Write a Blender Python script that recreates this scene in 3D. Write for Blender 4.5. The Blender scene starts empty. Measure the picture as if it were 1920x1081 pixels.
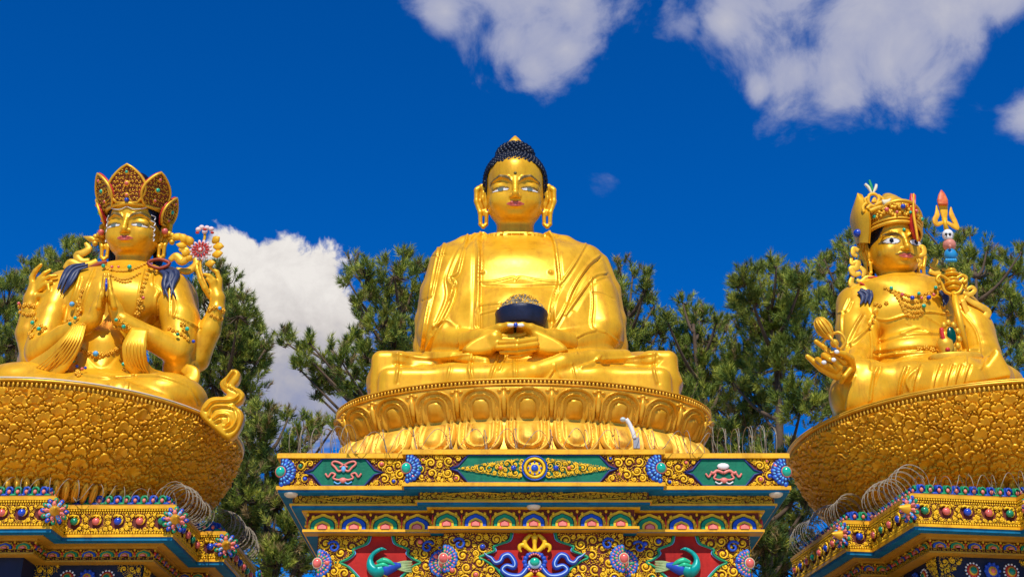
import bpy, math, random
import numpy as np
from math import radians as R, sin, cos, pi, atan, atan2, sqrt
from mathutils import Vector
SC = bpy.context.scene
COL = SC.collection
# ------------------------------------------------------------------ camera, sky, sun, exposure
FPX = 2500.0
PITCH = atan(1160/2500)
cp_, sp_ = cos(PITCH), sin(PITCH)
cam = bpy.data.cameras.new('camera'); camo = bpy.data.objects.new('camera', cam); COL.objects.link(camo)
cam.sensor_width = 36; cam.lens = 36*FPX/1920; cam.clip_end = 2000; cam.clip_start = .1
camo.location = (0, 0, 0); camo.rotation_euler = (pi/2+PITCH, 0, 0)
SC.camera = camo
SUN_EL, SUN_AZ = 50, 183          # azimuth: compass style from +Y clockwise, where the sun stands (behind the viewer)
sun = bpy.data.lights.new('sun', 'SUN'); suno = bpy.data.objects.new('sun', sun); COL.objects.link(suno)
sun.energy = 4.6; sun.angle = R(.6); sun.color = (1, .95, .86)
sd = Vector((sin(R(SUN_AZ))*cos(R(SUN_EL)), cos(R(SUN_AZ))*cos(R(SUN_EL)), sin(R(SUN_EL))))
suno.rotation_euler = sd.to_track_quat('Z', 'Y').to_euler(); suno.location = (0, -20, 40)
SC.view_settings.view_transform = 'Standard'; SC.view_settings.look = 'None'
SC.view_settings.exposure = 0.0; SC.view_settings.gamma = 1
SC.cycles.max_bounces = 6; SC.cycles.diffuse_bounces = 3; SC.cycles.glossy_bounces = 3
SC.cycles.use_denoising = True

def px_dir(x, y):
    u, v = x-960, 540.5-y
    d = Vector((u, FPX*cp_-v*sp_, FPX*sp_+v*cp_)); return d.normalized()
def P(x, y, Y):
    """world point seen at photo pixel x, y and standing Y metres in front"""
    u, v = x-960, 540.5-y
    F = FPX*cp_-v*sp_; U = FPX*sp_+v*cp_
    return np.array((u/F*Y, Y, U/F*Y))
def mpp(x, y, Y):
    p = P(x, y, Y); return (p[1]*cp_+p[2]*sp_)/FPX
def proj(V):
    zc = V[:, 1]*cp_+V[:, 2]*sp_; yc = -V[:, 1]*sp_+V[:, 2]*cp_
    return 960+FPX*V[:, 0]/zc, 540.5-FPX*yc/zc

W = bpy.data.worlds.new('World'); SC.world = W; W.use_nodes = True
nt = W.node_tree; nt.nodes.clear()
def N_(t, **k):
    n = nt.nodes.new(t)
    for a, b in k.items(): setattr(n, a, b)
    return n
sky = N_('ShaderNodeTexSky', sky_type='NISHITA'); sky.sun_disc = False
sky.sun_elevation = R(SUN_EL); sky.sun_rotation = R(SUN_AZ); sky.air_density = 1.0; sky.dust_density = .2; sky.ozone_density = 4.0; sky.altitude = 1400
hs = N_('ShaderNodeHueSaturation'); hs.inputs['Saturation'].default_value = 1.32; hs.inputs['Value'].default_value = 1.0; hs.inputs['Hue'].default_value = .492
nt.links.new(sky.outputs[0], hs.inputs['Color'])
tint = N_('ShaderNodeMix', data_type='RGBA', blend_type='MULTIPLY'); tint.inputs[0].default_value = 1; tint.inputs[7].default_value = (.02, .98, 1.70, 1); nt.links.new(hs.outputs[0], tint.inputs[6])
tc = N_('ShaderNodeTexCoord')
def M_(op, a, b=None, c=None, clamp=False):
    n = N_('ShaderNodeMath', operation=op); n.use_clamp = clamp
    for i, v in enumerate((a, b, c)):
        if v is None: continue
        if isinstance(v, (int, float)): n.inputs[i].default_value = v
        else: nt.links.new(v, n.inputs[i])
    return n.outputs[0]
def noise_(vec, scale, detail, rough=.6, dist=0.):
    n = N_('ShaderNodeTexNoise'); n.inputs['Scale'].default_value = scale; n.inputs['Detail'].default_value = detail
    n.inputs['Roughness'].default_value = rough; n.inputs['Distortion'].default_value = dist
    nt.links.new(vec, n.inputs['Vector']); return n.outputs['Fac']
def blobs_(lst):
    cur = None
    for x, y, r in lst:
        d = N_('ShaderNodeVectorMath', operation='DISTANCE'); nt.links.new(tc.outputs['Generated'], d.inputs[0])
        d.inputs[1].default_value = px_dir(x, y)
        e = M_('SUBTRACT', 1.0, M_('DIVIDE', d.outputs['Value'], r/FPX))
        cur = e if cur is None else M_('SMOOTH_MAX', cur, e, .25)
    return cur
nz = noise_(tc.outputs['Generated'], 15, 11, .60, .35)
nzc = noise_(tc.outputs['Generated'], 30, 10, .62, .3)
nzf = noise_(tc.outputs['Generated'], 9, 4, .55)
def cloud_(lst, amp, lo, hi, nz=nz):
    m = M_('ADD', blobs_(lst), M_('MULTIPLY', M_('SUBTRACT', nz, .5), amp))
    s = N_('ShaderNodeMapRange', interpolation_type='SMOOTHSTEP'); nt.links.new(m, s.inputs['Value'])
    s.inputs['From Min'].default_value = lo; s.inputs['From Max'].default_value = hi
    return s.outputs['Result'], m
wispy = [(860, -60, 130), (960, -40, 190), (1010, 60, 120), (1060, 90, 70), (960, 80, 90), (1080, 0, 110), (1200, -50, 120), (1000, 120, 70), (835, 20, 60),
         (1400, -60, 160), (1500, -20, 210), (1620, 0, 240), (1560, 120, 140), (1500, 145, 100), (1700, 80, 160), (1780, 20, 140), (1850, -30, 120), (1570, 165, 78),
         (1425, 165, 45), (1940, 200, 65), (1360, 40, 60), (1670, 115, 115)]
cumul = [(470, 560, 110), (560, 570, 110), (600, 640, 110), (520, 640, 130), (440, 500, 70), (600, 520, 62), (520, 500, 62), (628, 600, 45), (560, 720, 120), (600, 760, 100), (480, 720, 120), (630, 700, 70), (400, 640, 100)]
fw, mw = cloud_(wispy, 2.3, .09, .72)
fs, ms = cloud_([(1146, 334, 70), (1250, 15, 80), (1290, 40, 50)], 3.4, .32, 1.1)
fw = M_('MAXIMUM', fw, M_('MULTIPLY', fs, .75))
fc, mc = cloud_(cumul, 2.0, .0, .30, nzc)
def ramp_(fac, stops):
    r = N_('ShaderNodeValToRGB'); nt.links.new(fac, r.inputs[0])
    e = r.color_ramp.elements
    e[0].position, e[0].color = stops[0][0], (*stops[0][1], 1); e[1].position, e[1].color = stops[-1][0], (*stops[-1][1], 1)
    for p_, c_ in stops[1:-1]: x_ = e.new(p_); x_.color = (*c_, 1)
    return r.outputs[0]
SKYS = .085
k_ = 1/SKYS
colw = ramp_(M_('ADD', M_('MULTIPLY', mw, .5), M_('MULTIPLY', nzf, .35)), [(.1, tuple(k_*c for c in (.24, .29, .52))), (.45, tuple(k_*c for c in (.36, .39, .56))), (.9, tuple(k_*c for c in (.60, .59, .64)))])
sep = N_('ShaderNodeSeparateXYZ'); nt.links.new(tc.outputs['Generated'], sep.inputs[0])
zr = N_('ShaderNodeMapRange'); nt.links.new(sep.outputs['Z'], zr.inputs['Value']); zr.inputs['From Min'].default_value = px_dir(500, 730).z; zr.inputs['From Max'].default_value = px_dir(500, 530).z
colc = ramp_(M_('ADD', M_('MULTIPLY', zr.outputs[0], .62), M_('MULTIPLY', M_('SUBTRACT', nzc, .25), .85)), [(.05, tuple(k_*c for c in (.24, .28, .47))), (.40, tuple(k_*c for c in (.46, .45, .50))), (.62, tuple(k_*c for c in (.66, .62, .60))), (.9, tuple(k_*c for c in (.86, .82, .78)))])
def mix_(f, a, b):
    n = N_('ShaderNodeMix', data_type='RGBA'); nt.links.new(f, n.inputs[0]); nt.links.new(a, n.inputs[6]); nt.links.new(b, n.inputs[7]); return n.outputs[2]
c1 = mix_(M_('MULTIPLY', fw, .9), tint.outputs[2], colw); c2 = mix_(fc, c1, colc)
bg = N_('ShaderNodeBackground'); bg.inputs['Strength'].default_value = SKYS; nt.links.new(c2, bg.inputs['Color'])
wo = N_('ShaderNodeOutputWorld'); nt.links.new(bg.outputs[0], wo.inputs[0])

# ------------------------------------------------------------------ materials
MATS = {}
def mat(name, col, rough=.6, metal=0., var=.12, bump=.0, bscale=12, nscale=3., col2=None, spec=.3, coat=0., dirt=0.):
    if name in MATS: return MATS[name]
    m = bpy.data.materials.new(name); m.use_nodes = True; t = m.node_tree; b = t.nodes['Principled BSDF']
    b.inputs['Roughness'].default_value = rough; b.inputs['Metallic'].default_value = metal
    b.inputs['Specular IOR Level'].default_value = spec; b.inputs['Coat Weight'].default_value = coat; b.inputs['Coat Roughness'].default_value = .2
    co = t.nodes.new('ShaderNodeTexCoord')
    n = t.nodes.new('ShaderNodeTexNoise'); n.inputs['Scale'].default_value = nscale; n.inputs['Detail'].default_value = 6; n.inputs['Roughness'].default_value = .65
    t.links.new(co.outputs['Object'], n.inputs['Vector'])
    r = t.nodes.new('ShaderNodeValToRGB'); t.links.new(n.outputs['Fac'], r.inputs[0])
    c2_ = col2 or tuple(min(1, c*(1+var)) for c in col)
    r.color_ramp.elements[0].position = .32; r.color_ramp.elements[1].position = .68
    r.color_ramp.elements[0].color = (*tuple(c*(1-var) for c in col), 1); r.color_ramp.elements[1].color = (*c2_, 1)
    if dirt:      # rain streaks and dull patches
        mp = t.nodes.new('ShaderNodeMapping'); mp.inputs['Scale'].default_value = (2.6, 2.6, .35); t.links.new(co.outputs['Object'], mp.inputs[0])
        n3 = t.nodes.new('ShaderNodeTexNoise'); n3.inputs['Scale'].default_value = 1.6; n3.inputs['Detail'].default_value = 8; n3.inputs['Roughness'].default_value = .7; t.links.new(mp.outputs[0], n3.inputs['Vector'])
        r3 = t.nodes.new('ShaderNodeValToRGB'); r3.color_ramp.elements[0].position = .5; r3.color_ramp.elements[1].position = .72; r3.color_ramp.elements[0].color = (1, 1, 1, 1); r3.color_ramp.elements[1].color = (1-dirt, 1-dirt*1.4, 1-dirt, 1)
        t.links.new(n3.outputs['Fac'], r3.inputs[0]); mx = t.nodes.new('ShaderNodeMix'); mx.data_type = 'RGBA'; mx.blend_type = 'MULTIPLY'; mx.inputs[0].default_value = 1
        t.links.new(r.outputs[0], mx.inputs[6]); t.links.new(r3.outputs[0], mx.inputs[7]); t.links.new(mx.outputs[2], b.inputs['Base Color'])
    else: t.links.new(r.outputs[0], b.inputs['Base Color'])
    mr = t.nodes.new('ShaderNodeMapRange'); t.links.new(n.outputs['Fac'], mr.inputs['Value']); mr.inputs['From Min'].default_value = .3; mr.inputs['From Max'].default_value = .7
    mr.inputs['To Min'].default_value = max(.05, rough-.07); mr.inputs['To Max'].default_value = min(1, rough+.09)
    t.links.new(mr.outputs[0], b.inputs['Roughness'])
    if bump:
        n2 = t.nodes.new('ShaderNodeTexNoise'); n2.inputs['Scale'].default_value = bscale; n2.inputs['Detail'].default_value = 4
        t.links.new(co.outputs['Object'], n2.inputs['Vector'])
        bp = t.nodes.new('ShaderNodeBump'); bp.inputs['Strength'].default_value = bump; bp.inputs['Distance'].default_value = .03
        t.links.new(n2.outputs['Fac'], bp.inputs['Height']); t.links.new(bp.outputs[0], b.inputs['Normal'])
    MATS[name] = m; return m
GOLD = mat('gold_paint', (.83, .40, .010), .35, .30, .12, .10, 5, 1.3, (.90, .47, .016), dirt=.26)
GOLDM = mat('throne_gold', (.80, .36, .007), .36, .34, .14, .12, 9, 2.0, (.86, .47, .045))
GOLDD = mat('carved_gold', (.80, .35, .008), .42, .25, .12, .2, 14, 1.1, (.88, .43, .012), dirt=.3)
ORN = mat('ornament_gold', (.80, .42, .025), .4, .35, .15, 0, 1, 4)
YEL = mat('yellow_paint', (.80, .40, .008), .5, .1, .16, .2, 20, 2.5, dirt=.3)
YELD = mat('ochre_paint', (.50, .24, .015), .55, .1, .18, .1, 20, 3)
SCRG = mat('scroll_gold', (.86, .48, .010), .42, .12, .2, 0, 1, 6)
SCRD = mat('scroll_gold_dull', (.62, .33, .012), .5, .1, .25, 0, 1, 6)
MAROON = mat('maroon_ground', (.13, .02, .012), .7, 0, .3, 0, 1, 5)
REDW = mat('red_wall', (.46, .022, .016), .75, 0, .18, .25, 18, 2.2, spec=.15, dirt=.3)
BLUE = mat('soffit_blue', (.005, .14, .27), .65, 0, .22, .2, 12, 2, spec=.15, dirt=.35)
NAVY = mat('navy_paint', (.012, .025, .14), .45, 0, .25, 0, 1, 4)
ROYAL = mat('royal_blue', (.015, .07, .42), .4, 0, .2, 0, 1, 5)
LBLUE = mat('light_blue', (.12, .40, .70), .45, 0, .15, 0, 1, 5)
WHITE = mat('white_paint', (.78, .74, .68), .5, 0, .08, 0, 1, 5)
GREEN = mat('green_panel', (.003, .15, .075), .55, 0, .2, .2, 20, 3, spec=.2, dirt=.3)
GREENB = mat('green_paint', (.01, .26, .10), .45, 0, .2, 0, 1, 5)
TEAL = mat('turquoise_gem', (.01, .42, .26), .18, 0, .2, 0, 1, 8, coat=.5)
PINK = mat('coral_paint', (.75, .20, .15), .4, 0, .15, 0, 1, 6)
PINKG = mat('coral_gem', (.72, .13, .10), .2, 0, .25, 0, 1, 8, coat=.5)
BLUEG = mat('lapis_gem', (.01, .05, .42), .2, 0, .2, 0, 1, 8, coat=.5)
GREENG = mat('emerald_gem', (.005, .20, .09), .2, 0, .2, 0, 1, 8, coat=.5)
REDP = mat('red_paint', (.55, .03, .02), .4, 0, .15, 0, 1, 6)
HAIR = mat('dark_hair_paint', (.005, .007, .018), .4, 0, .3, 0, 1, 5)
LOCK = mat('slate_blue_paint', (.022, .034, .085), .45, 0, .25, 0, 1, 5)
LIP = mat('lip_paint', (.56, .10, .07), .4, 0, .1, 0, 1, 5)
BROWM = mat('brow_paint', (.17, .11, .03), .5, .2, .2, 0, 1, 8)
EYEW = mat('eye_white', (.75, .72, .68), .35, 0, .03, 0, 1, 5)
BLACKM = mat('black_paint', (.008, .008, .01), .35, 0, .2, 0, 1, 5)
STEELW = mat('wire_steel', (.34, .29, .21), .6, .3, .25, 0, 1, 8)
GRAYP = mat('grey_plastic', (.3, .3, .32), .5, 0, .2, 0, 1, 6)
DARKB = mat('dark_blue_wall', (.006, .010, .035), .6, 0, .3, 0, 1, 5)  # near-black blue of the side pedestal walls

# ------------------------------------------------------------------ objects
def link(name, me, parent=None, m=None, loc=None):
    o = bpy.data.objects.new(name, me); COL.objects.link(o)
    if parent is not None: o.parent = parent
    if loc is not None: o.location = loc
    if m is not None: me.materials.append(m)
    return o
def tag(o, label=None, cat=None, group=None, kind=None):
    if label: o['label'] = label
    if cat: o['category'] = cat
    if group: o['group'] = group
    if kind: o['kind'] = kind
    return o
def thing(name, label, cat, loc, group=None):
    o = bpy.data.objects.new(name, None); COL.objects.link(o); o.location = [float(v) for v in loc]; o.empty_display_size = .3
    return tag(o, label, cat, group)
def wloc(o):
    v = np.zeros(3)
    while o is not None: v = v+np.array(o.location); o = o.parent
    return v
def mesh_np(name, V, quads=None, tris=None, smooth=True, mi=None):
    me = bpy.data.meshes.new(name); V = np.asarray(V, np.float32)
    q = np.zeros((0, 4), np.int32) if quads is None or len(quads) == 0 else np.asarray(quads, np.int32)
    t = np.zeros((0, 3), np.int32) if tris is None or len(tris) == 0 else np.asarray(tris, np.int32)
    me.vertices.add(len(V)); me.vertices.foreach_set('co', V.ravel())
    me.loops.add(q.size+t.size); me.loops.foreach_set('vertex_index', np.concatenate([q.ravel(), t.ravel()]))
    me.polygons.add(len(q)+len(t))
    me.polygons.foreach_set('loop_start', np.concatenate([np.arange(len(q))*4, q.size+np.arange(len(t))*3]).astype(np.int32))
    if smooth is True: me.polygons.foreach_set('use_smooth', np.ones(len(q)+len(t), bool))
    elif smooth is not False: me.polygons.foreach_set('use_smooth', smooth)
    if mi is not None: me.polygons.foreach_set('material_index', np.asarray(mi, np.int32))
    me.update(calc_edges=True); return me
class MB:
    """collects shapes in world coordinates and links them as one mesh"""
    def __init__(s): s.V = []; s.Q = []; s.T = []; s.n = 0; s.sq = []; s.st = []
    def add(s, V, Q=None, T=None, smooth=True):
        V = np.asarray(V, float).reshape(-1, 3)
        if Q is not None and len(Q): Q = np.asarray(Q)+s.n; s.Q.append(Q); s.sq.append(np.full(len(Q), smooth))
        if T is not None and len(T): T = np.asarray(T)+s.n; s.T.append(T); s.st.append(np.full(len(T), smooth))
        s.V.append(V); s.n += len(V)
    def build(s, name, m, parent=None, label=None):
        if not s.V: return None
        V = np.concatenate(s.V); off = wloc(parent) if parent is not None else V.mean(0)
        Q = np.concatenate(s.Q) if s.Q else None; T = np.concatenate(s.T) if s.T else None
        sm = np.concatenate((s.sq or [np.zeros(0, bool)])+(s.st or [np.zeros(0, bool)]))
        me = mesh_np(name, V-off, Q, T, sm)
        o = link(name, me, parent, m, None if parent is not None else off)
        if label: o['label'] = label
        return o
    def tube(s, pts, r, n=6, flat=1., up=None, closed=False, caps=True, pw=1.):
        pts = np.asarray(pts, float); m = len(pts)
        r = np.full(m, r) if np.isscalar(r) else np.asarray(r, float)
        if closed: t = np.roll(pts, -1, 0)-np.roll(pts, 1, 0)
        else: t = np.gradient(pts, axis=0)
        t /= np.linalg.norm(t, axis=1)[:, None]+1e-12
        if up is None:
            u = np.array((0, 0, 1.)) if abs(t[0][2]) < .9 else np.array((1., 0, 0))
            a = np.zeros_like(pts)
            for i in range(m):
                u = u-t[i]*(u@t[i]); u /= np.linalg.norm(u)+1e-12; a[i] = u
        else:
            up = np.asarray(up, float); up = np.broadcast_to(up, pts.shape)
            a = up-t*(up*t).sum(1)[:, None]; a /= np.linalg.norm(a, axis=1)[:, None]+1e-9
        b = np.cross(t, a); th = np.arange(n)*2*pi/n
        ct, st_ = np.sign(np.cos(th))*np.abs(np.cos(th))**pw, np.sign(np.sin(th))*np.abs(np.sin(th))**pw
        V = pts[:, None]+r[:, None, None]*(ct[None, :, None]*a[:, None]*flat+st_[None, :, None]*b[:, None])
        i = np.arange(m if closed else m-1)[:, None]; j = np.arange(n)[None]
        i2 = (i+1) % m; j2 = (j+1) % n
        Q = np.stack([i*n+j, i*n+j2, i2*n+j2, i2*n+j], -1).reshape(-1, 4)
        V = V.reshape(-1, 3)
        T = None
        if caps and not closed:
            V = np.concatenate([V, pts[:1], pts[-1:]]); k = m*n; jj = np.arange(n); j2 = (jj+1) % n
            T = np.concatenate([np.stack([np.full(n, k), j2, jj], 1), np.stack([np.full(n, k+1), (m-1)*n+jj, (m-1)*n+j2], 1)])
        s.add(V, Q, T)
    def ball(s, c, r, axes=None, nu=10, nv=6):
        r = np.broadcast_to(np.asarray(r, float), (3,))
        u = np.arange(nu)*2*pi/nu; v = np.linspace(0, pi, nv+1)[1:-1]
        V = np.stack([np.outer(np.sin(v), np.cos(u)), np.outer(np.sin(v), np.sin(u)), np.outer(np.cos(v), np.ones(nu))], -1).reshape(-1, 3)
        V = np.concatenate([V, [[0, 0, 1]], [[0, 0, -1]]])*r
        if axes is not None: V = V@np.asarray(axes, float)
        i = np.arange(nv-2)[:, None]; j = np.arange(nu)[None]; j2 = (j+1) % nu
        Q = np.stack([i*nu+j, (i+1)*nu+j, (i+1)*nu+j2, i*nu+j2], -1).reshape(-1, 4)
        k = (nv-1)*nu; jj = np.arange(nu); jn = (jj+1) % nu
        T = np.concatenate([np.stack([np.full(nu, k), jj, jn], 1), np.stack([np.full(nu, k+1), (nv-2)*nu+jn, (nv-2)*nu+jj], 1)])
        s.add(V+np.asarray(c, float), Q, T)
    def box(s, lo, hi):
        lo = np.asarray(lo, float); hi = np.asarray(hi, float)
        V = np.array([[(lo, hi)[i][0], (lo, hi)[j][1], (lo, hi)[k][2]] for i in (0, 1) for j in (0, 1) for k in (0, 1)])
        s.add(V, [[0, 1, 3, 2], [4, 6, 7, 5], [0, 4, 5, 1], [2, 3, 7, 6], [0, 2, 6, 4], [1, 5, 7, 3]], smooth=False)
    def prism(s, poly, fr, d0, d1, smooth=False):
        """poly: 2-D outline in frame fr=(O,U,V,N), extruded from d0 to d1 along N"""
        poly = np.asarray(poly, float)
        x, y = poly[:, 0], poly[:, 1]
        if (x*np.roll(y, -1)-np.roll(x, -1)*y).sum() < 0: poly = poly[::-1]
        O, U, Vv, Nn = fr; n = len(poly)
        base = O+poly[:, :1]*U+poly[:, 1:]*Vv
        V = np.concatenate([base+Nn*d0, base+Nn*d1])
        from mathutils.geometry import tessellate_polygon
        tr = tessellate_polygon([[Vector((a, b, 0)) for a, b in poly]])
        T = []
        for a, b, c in tr:
            pa, pb, pc = poly[a], poly[b], poly[c]
            ar = (pb[0]-pa[0])*(pc[1]-pa[1])-(pb[1]-pa[1])*(pc[0]-pa[0])
            if ar < 0: b, c = c, b
            T.append((a+n, b+n, c+n)); T.append((a, c, b))
        j = np.arange(n); j2 = (j+1) % n
        Q = np.stack([j, j2, j2+n, j+n], 1)
        if np.dot(np.cross(U, Vv), Nn) < 0: Q = Q[:, ::-1]; T = [(a, c, b) for a, b, c in T]
        s.add(V, Q, T, smooth=smooth)
    def lathe(s, c, prof, n=32, sy=1., a0=0, a1=2*pi):
        prof = np.asarray(prof, float); m = len(prof); closed = abs(a1-a0-2*pi) < 1e-6
        a = a0+np.arange(n)*(a1-a0)/(n if closed else n-1)
        V = np.stack([prof[:, :1]*np.cos(a), prof[:, :1]*np.sin(a)*sy, np.repeat(prof[:, 1:], n, 1)], -1).reshape(-1, 3)+np.asarray(c, float)
        i = np.arange(m-1)[:, None]; j = np.arange(n if closed else n-1)[None]; j2 = (j+1) % n
        Q = np.stack([i*n+j, i*n+j2, (i+1)*n+j2, (i+1)*n+j], -1).reshape(-1, 4)
        s.add(V, Q)
class MMB:
    """several materials in one mesh"""
    def __init__(s, mats): s.m = mats; s.b = {k: MB() for k in mats}
    def __getitem__(s, k): return s.b[k]
    def build(s, name, parent=None, label=None):
        ks = [k for k in s.m if s.b[k].V]
        V = []; Q = []; T = []; sq = []; st = []; mq = []; mt = []; n = 0
        for i, k in enumerate(ks):
            b = s.b[k]; V += b.V
            for q, f in zip(b.Q, b.sq): Q.append(q+n); sq.append(f); mq.append(np.full(len(q), i))
            for q, f in zip(b.T, b.st): T.append(q+n); st.append(f); mt.append(np.full(len(q), i))
            n += b.n
        V = np.concatenate(V); off = wloc(parent)
        me = mesh_np(name, V-off, np.concatenate(Q) if Q else None, np.concatenate(T) if T else None, np.concatenate(sq+st), np.concatenate(mq+mt))
        for k in ks: me.materials.append(s.m[k])
        o = link(name, me, parent)
        if label: o['label'] = label
        return o
def cr(pts, n=6, closed=False):
    """Catmull-Rom through the points (any dimension)"""
    p = np.asarray(pts, float)
    if closed: p = np.concatenate([p[-1:], p, p[:2]])
    else: p = np.concatenate([2*p[:1]-p[1:2], p, 2*p[-1:]-p[-2:-1]])
    out = []
    for i in range(1, len(p)-2):
        t = np.arange(n)[:, None]/n
        a, b, c, d = p[i-1], p[i], p[i+1], p[i+2]
        out.append(.5*((2*b)+(-a+c)*t+(2*a-5*b+4*c-d)*t**2+(-a+3*b-3*c+d)*t**3))
    if not closed: out.append(p[-2:-1])
    return np.concatenate(out)

# ------------------------------------------------------------------ signed distance sculpting
class SDF:
    def __init__(s, lo, hi, h):
        s.lo = np.asarray(lo, float); s.h = h
        s.n = np.ceil((np.asarray(hi)-s.lo)/h).astype(int)+1
        s.g = np.full(s.n, 1., np.float32)
        s.ax = [(s.lo[i]+np.arange(s.n[i])*h).astype(np.float32) for i in range(3)]
    def _box(s, lo, hi, m):
        a = np.clip(np.floor((np.asarray(lo)-m-s.lo)/s.h).astype(int), 0, s.n); b = np.clip(np.ceil((np.asarray(hi)+m-s.lo)/s.h).astype(int)+1, 0, s.n)
        return tuple(slice(i, j) for i, j in zip(a, b))
    def _put(s, sl, d, k, sub=False):
        a = s.g[sl]
        if sub: a, d = -a, d
        if k > 0:
            h = np.clip(.5+.5*(d-a)/k, 0, 1); r = d+(a-d)*h-k*h*(1-h)
        else: r = np.minimum(a, d)
        s.g[sl] = -r if sub else r
    def _xyz(s, sl): return s.ax[0][sl[0]][:, None, None], s.ax[1][sl[1]][None, :, None], s.ax[2][sl[2]][None, None, :]
    def cap(s, p0, p1, r0, r1, k=.05, sub=False, sy=1.):
        p0 = np.asarray(p0, float); p1 = np.asarray(p1, float); rm = max(r0, r1)
        sl = s._box(np.minimum(p0, p1)-rm*max(1, sy), np.maximum(p0, p1)+rm*max(1, sy), k+s.h*3)
        if min(x.stop-x.start for x in sl) <= 0: return
        X, Y, Z = s._xyz(sl); d = p1-p0; d = d*np.array((1, 1/sy, 1)); L = max(d@d, 1e-9)
        x, y, z = X-p0[0], (Y-p0[1])/sy, Z-p0[2]
        t = np.clip((x*d[0]+y*d[1]+z*d[2])/L, 0, 1)
        q = np.sqrt((x-t*d[0])**2+(y-t*d[1])**2+(z-t*d[2])**2)-(r0+(r1-r0)*t)
        s._put(sl, (q*min(1, sy)).astype(np.float32), k, sub)
    def chain(s, pts, k=.05, sy=1., sub=False):
        """pts: list of (point, radius)"""
        for (a, ra), (b, rb) in zip(pts[:-1], pts[1:]): s.cap(a, b, ra, rb, k, sub, sy)
    def ell(s, c, r, k=.05, rot=None, sub=False):
        c = np.asarray(c, float); r = np.asarray(r, float); rm = r.max()
        sl = s._box(c-(rm if rot is not None else r), c+(rm if rot is not None else r), k+s.h*3)
        if min(x.stop-x.start for x in sl) <= 0: return
        X, Y, Z = s._xyz(sl); x, y, z = X-c[0], Y-c[1], Z-c[2]
        if rot is not None: x, y, z = [x*rot[i][0]+y*rot[i][1]+z*rot[i][2] for i in range(3)]
        k0 = np.sqrt((x/r[0])**2+(y/r[1])**2+(z/r[2])**2); k1 = np.sqrt((x/r[0]**2)**2+(y/r[1]**2)**2+(z/r[2]**2)**2)+1e-6
        s._put(sl, (k0*(k0-1)/k1).astype(np.float32), k, sub)
    def loft(s, rows, k=.08, e=2.4):
        """rows of (z, cx, cy, rx, ry)"""
        r = np.asarray(sorted(rows, key=lambda q: q[0]), float); z0, z1 = r[0, 0], r[-1, 0]
        lo = (min(r[:, 1]-r[:, 3]), min(r[:, 2]-r[:, 4]), z0); hi = (max(r[:, 1]+r[:, 3]), max(r[:, 2]+r[:, 4]), z1)
        sl = s._box(lo, hi, k+s.h*3); X, Y, Z = s._xyz(sl)
        zz = s.ax[2][sl[2]]; zs = np.linspace(z0, z1, 60)
        def cub(v):
            pts = cr(np.stack([r[:, 0], v], 1), 8); return np.interp(zz, pts[:, 0], pts[:, 1])
        cx, cy, rx, ry = [cub(r[:, i])[None, None, :] for i in (1, 2, 3, 4)]
        q = ((np.abs(X-cx)/rx)**e+(np.abs(Y-cy)/ry)**e)**(1/e)
        d = (q-1)*np.minimum(rx, ry)*.95
        dz = np.maximum(z0-Z, Z-z1)
        d = np.where(dz > 0, np.sqrt(np.maximum(d, 0)**2+dz**2), np.maximum(d, dz))
        s._put(sl, d.astype(np.float32), k)
    def rbox(s, c, r, rad, k=.05, rot=None):
        c = np.asarray(c, float); r = np.asarray(r, float); rm = np.linalg.norm(r)
        sl = s._box(c-rm, c+rm, k+s.h*3); X, Y, Z = s._xyz(sl); x, y, z = X-c[0], Y-c[1], Z-c[2]
        if rot is not None: x, y, z = [x*rot[i][0]+y*rot[i][1]+z*rot[i][2] for i in range(3)]
        a, b, c_ = np.abs(x)-r[0]+rad, np.abs(y)-r[1]+rad, np.abs(z)-r[2]+rad
        d = np.sqrt(np.maximum(a, 0)**2+np.maximum(b, 0)**2+np.maximum(c_, 0)**2)+np.minimum(np.maximum(a, np.maximum(b, c_)), 0)-rad
        s._put(sl, d.astype(np.float32), k)
    def extr(s, px, Y0, Y1, rad=.1, k=.05, yp=None, n=4):
        """outline given in photo pixels at depth yp, given real depth from Y0 to Y1"""
        yp = yp or Y0; pl = np.array([P(a, b, yp)[[0, 2]] for a, b in cr(px, n, True)])
        lo = (pl[:, 0].min(), Y0, pl[:, 1].min()); hi = (pl[:, 0].max(), Y1, pl[:, 1].max()); sl = s._box(lo, hi, k+s.h*3)
        if min(x.stop-x.start for x in sl) <= 0: return
        X = s.ax[0][sl[0]][:, None]; Z = s.ax[2][sl[2]][None, :]; X, Z = np.broadcast_arrays(X, Z)
        d, _ = segdist(X, Z, np.concatenate([pl, pl[:1]])); d = np.where(inpoly(X, Z, pl), -d, d)[:, None, :]+rad
        Y = s.ax[1][sl[1]][None, :, None]; e = np.abs(Y-(Y0+Y1)/2)-(Y1-Y0)/2+rad
        q = np.sqrt(np.maximum(d, 0)**2+np.maximum(e, 0)**2)+np.minimum(np.maximum(d, e), 0)-rad
        s._put(sl, q.astype(np.float32), k)
    def mesh(s):
        g = s.g; ins = g < 0
        c = [g[i:g.shape[0]-1+i, j:g.shape[1]-1+j, k:g.shape[2]-1+k] for i in (0, 1) for j in (0, 1) for k in (0, 1)]
        n_in = sum((q < 0).astype(np.int8) for q in c); act = (n_in > 0) & (n_in < 8)
        ijk = np.argwhere(act); idx = np.full(act.shape, -1, np.int32); idx[act] = np.arange(len(ijk))
        cv = np.stack([q[act] for q in c], 1); off = np.array([(i, j, k) for i in (0, 1) for j in (0, 1) for k in (0, 1)], float)
        acc = np.zeros((len(ijk), 3)); cnt = np.zeros(len(ijk))
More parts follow.
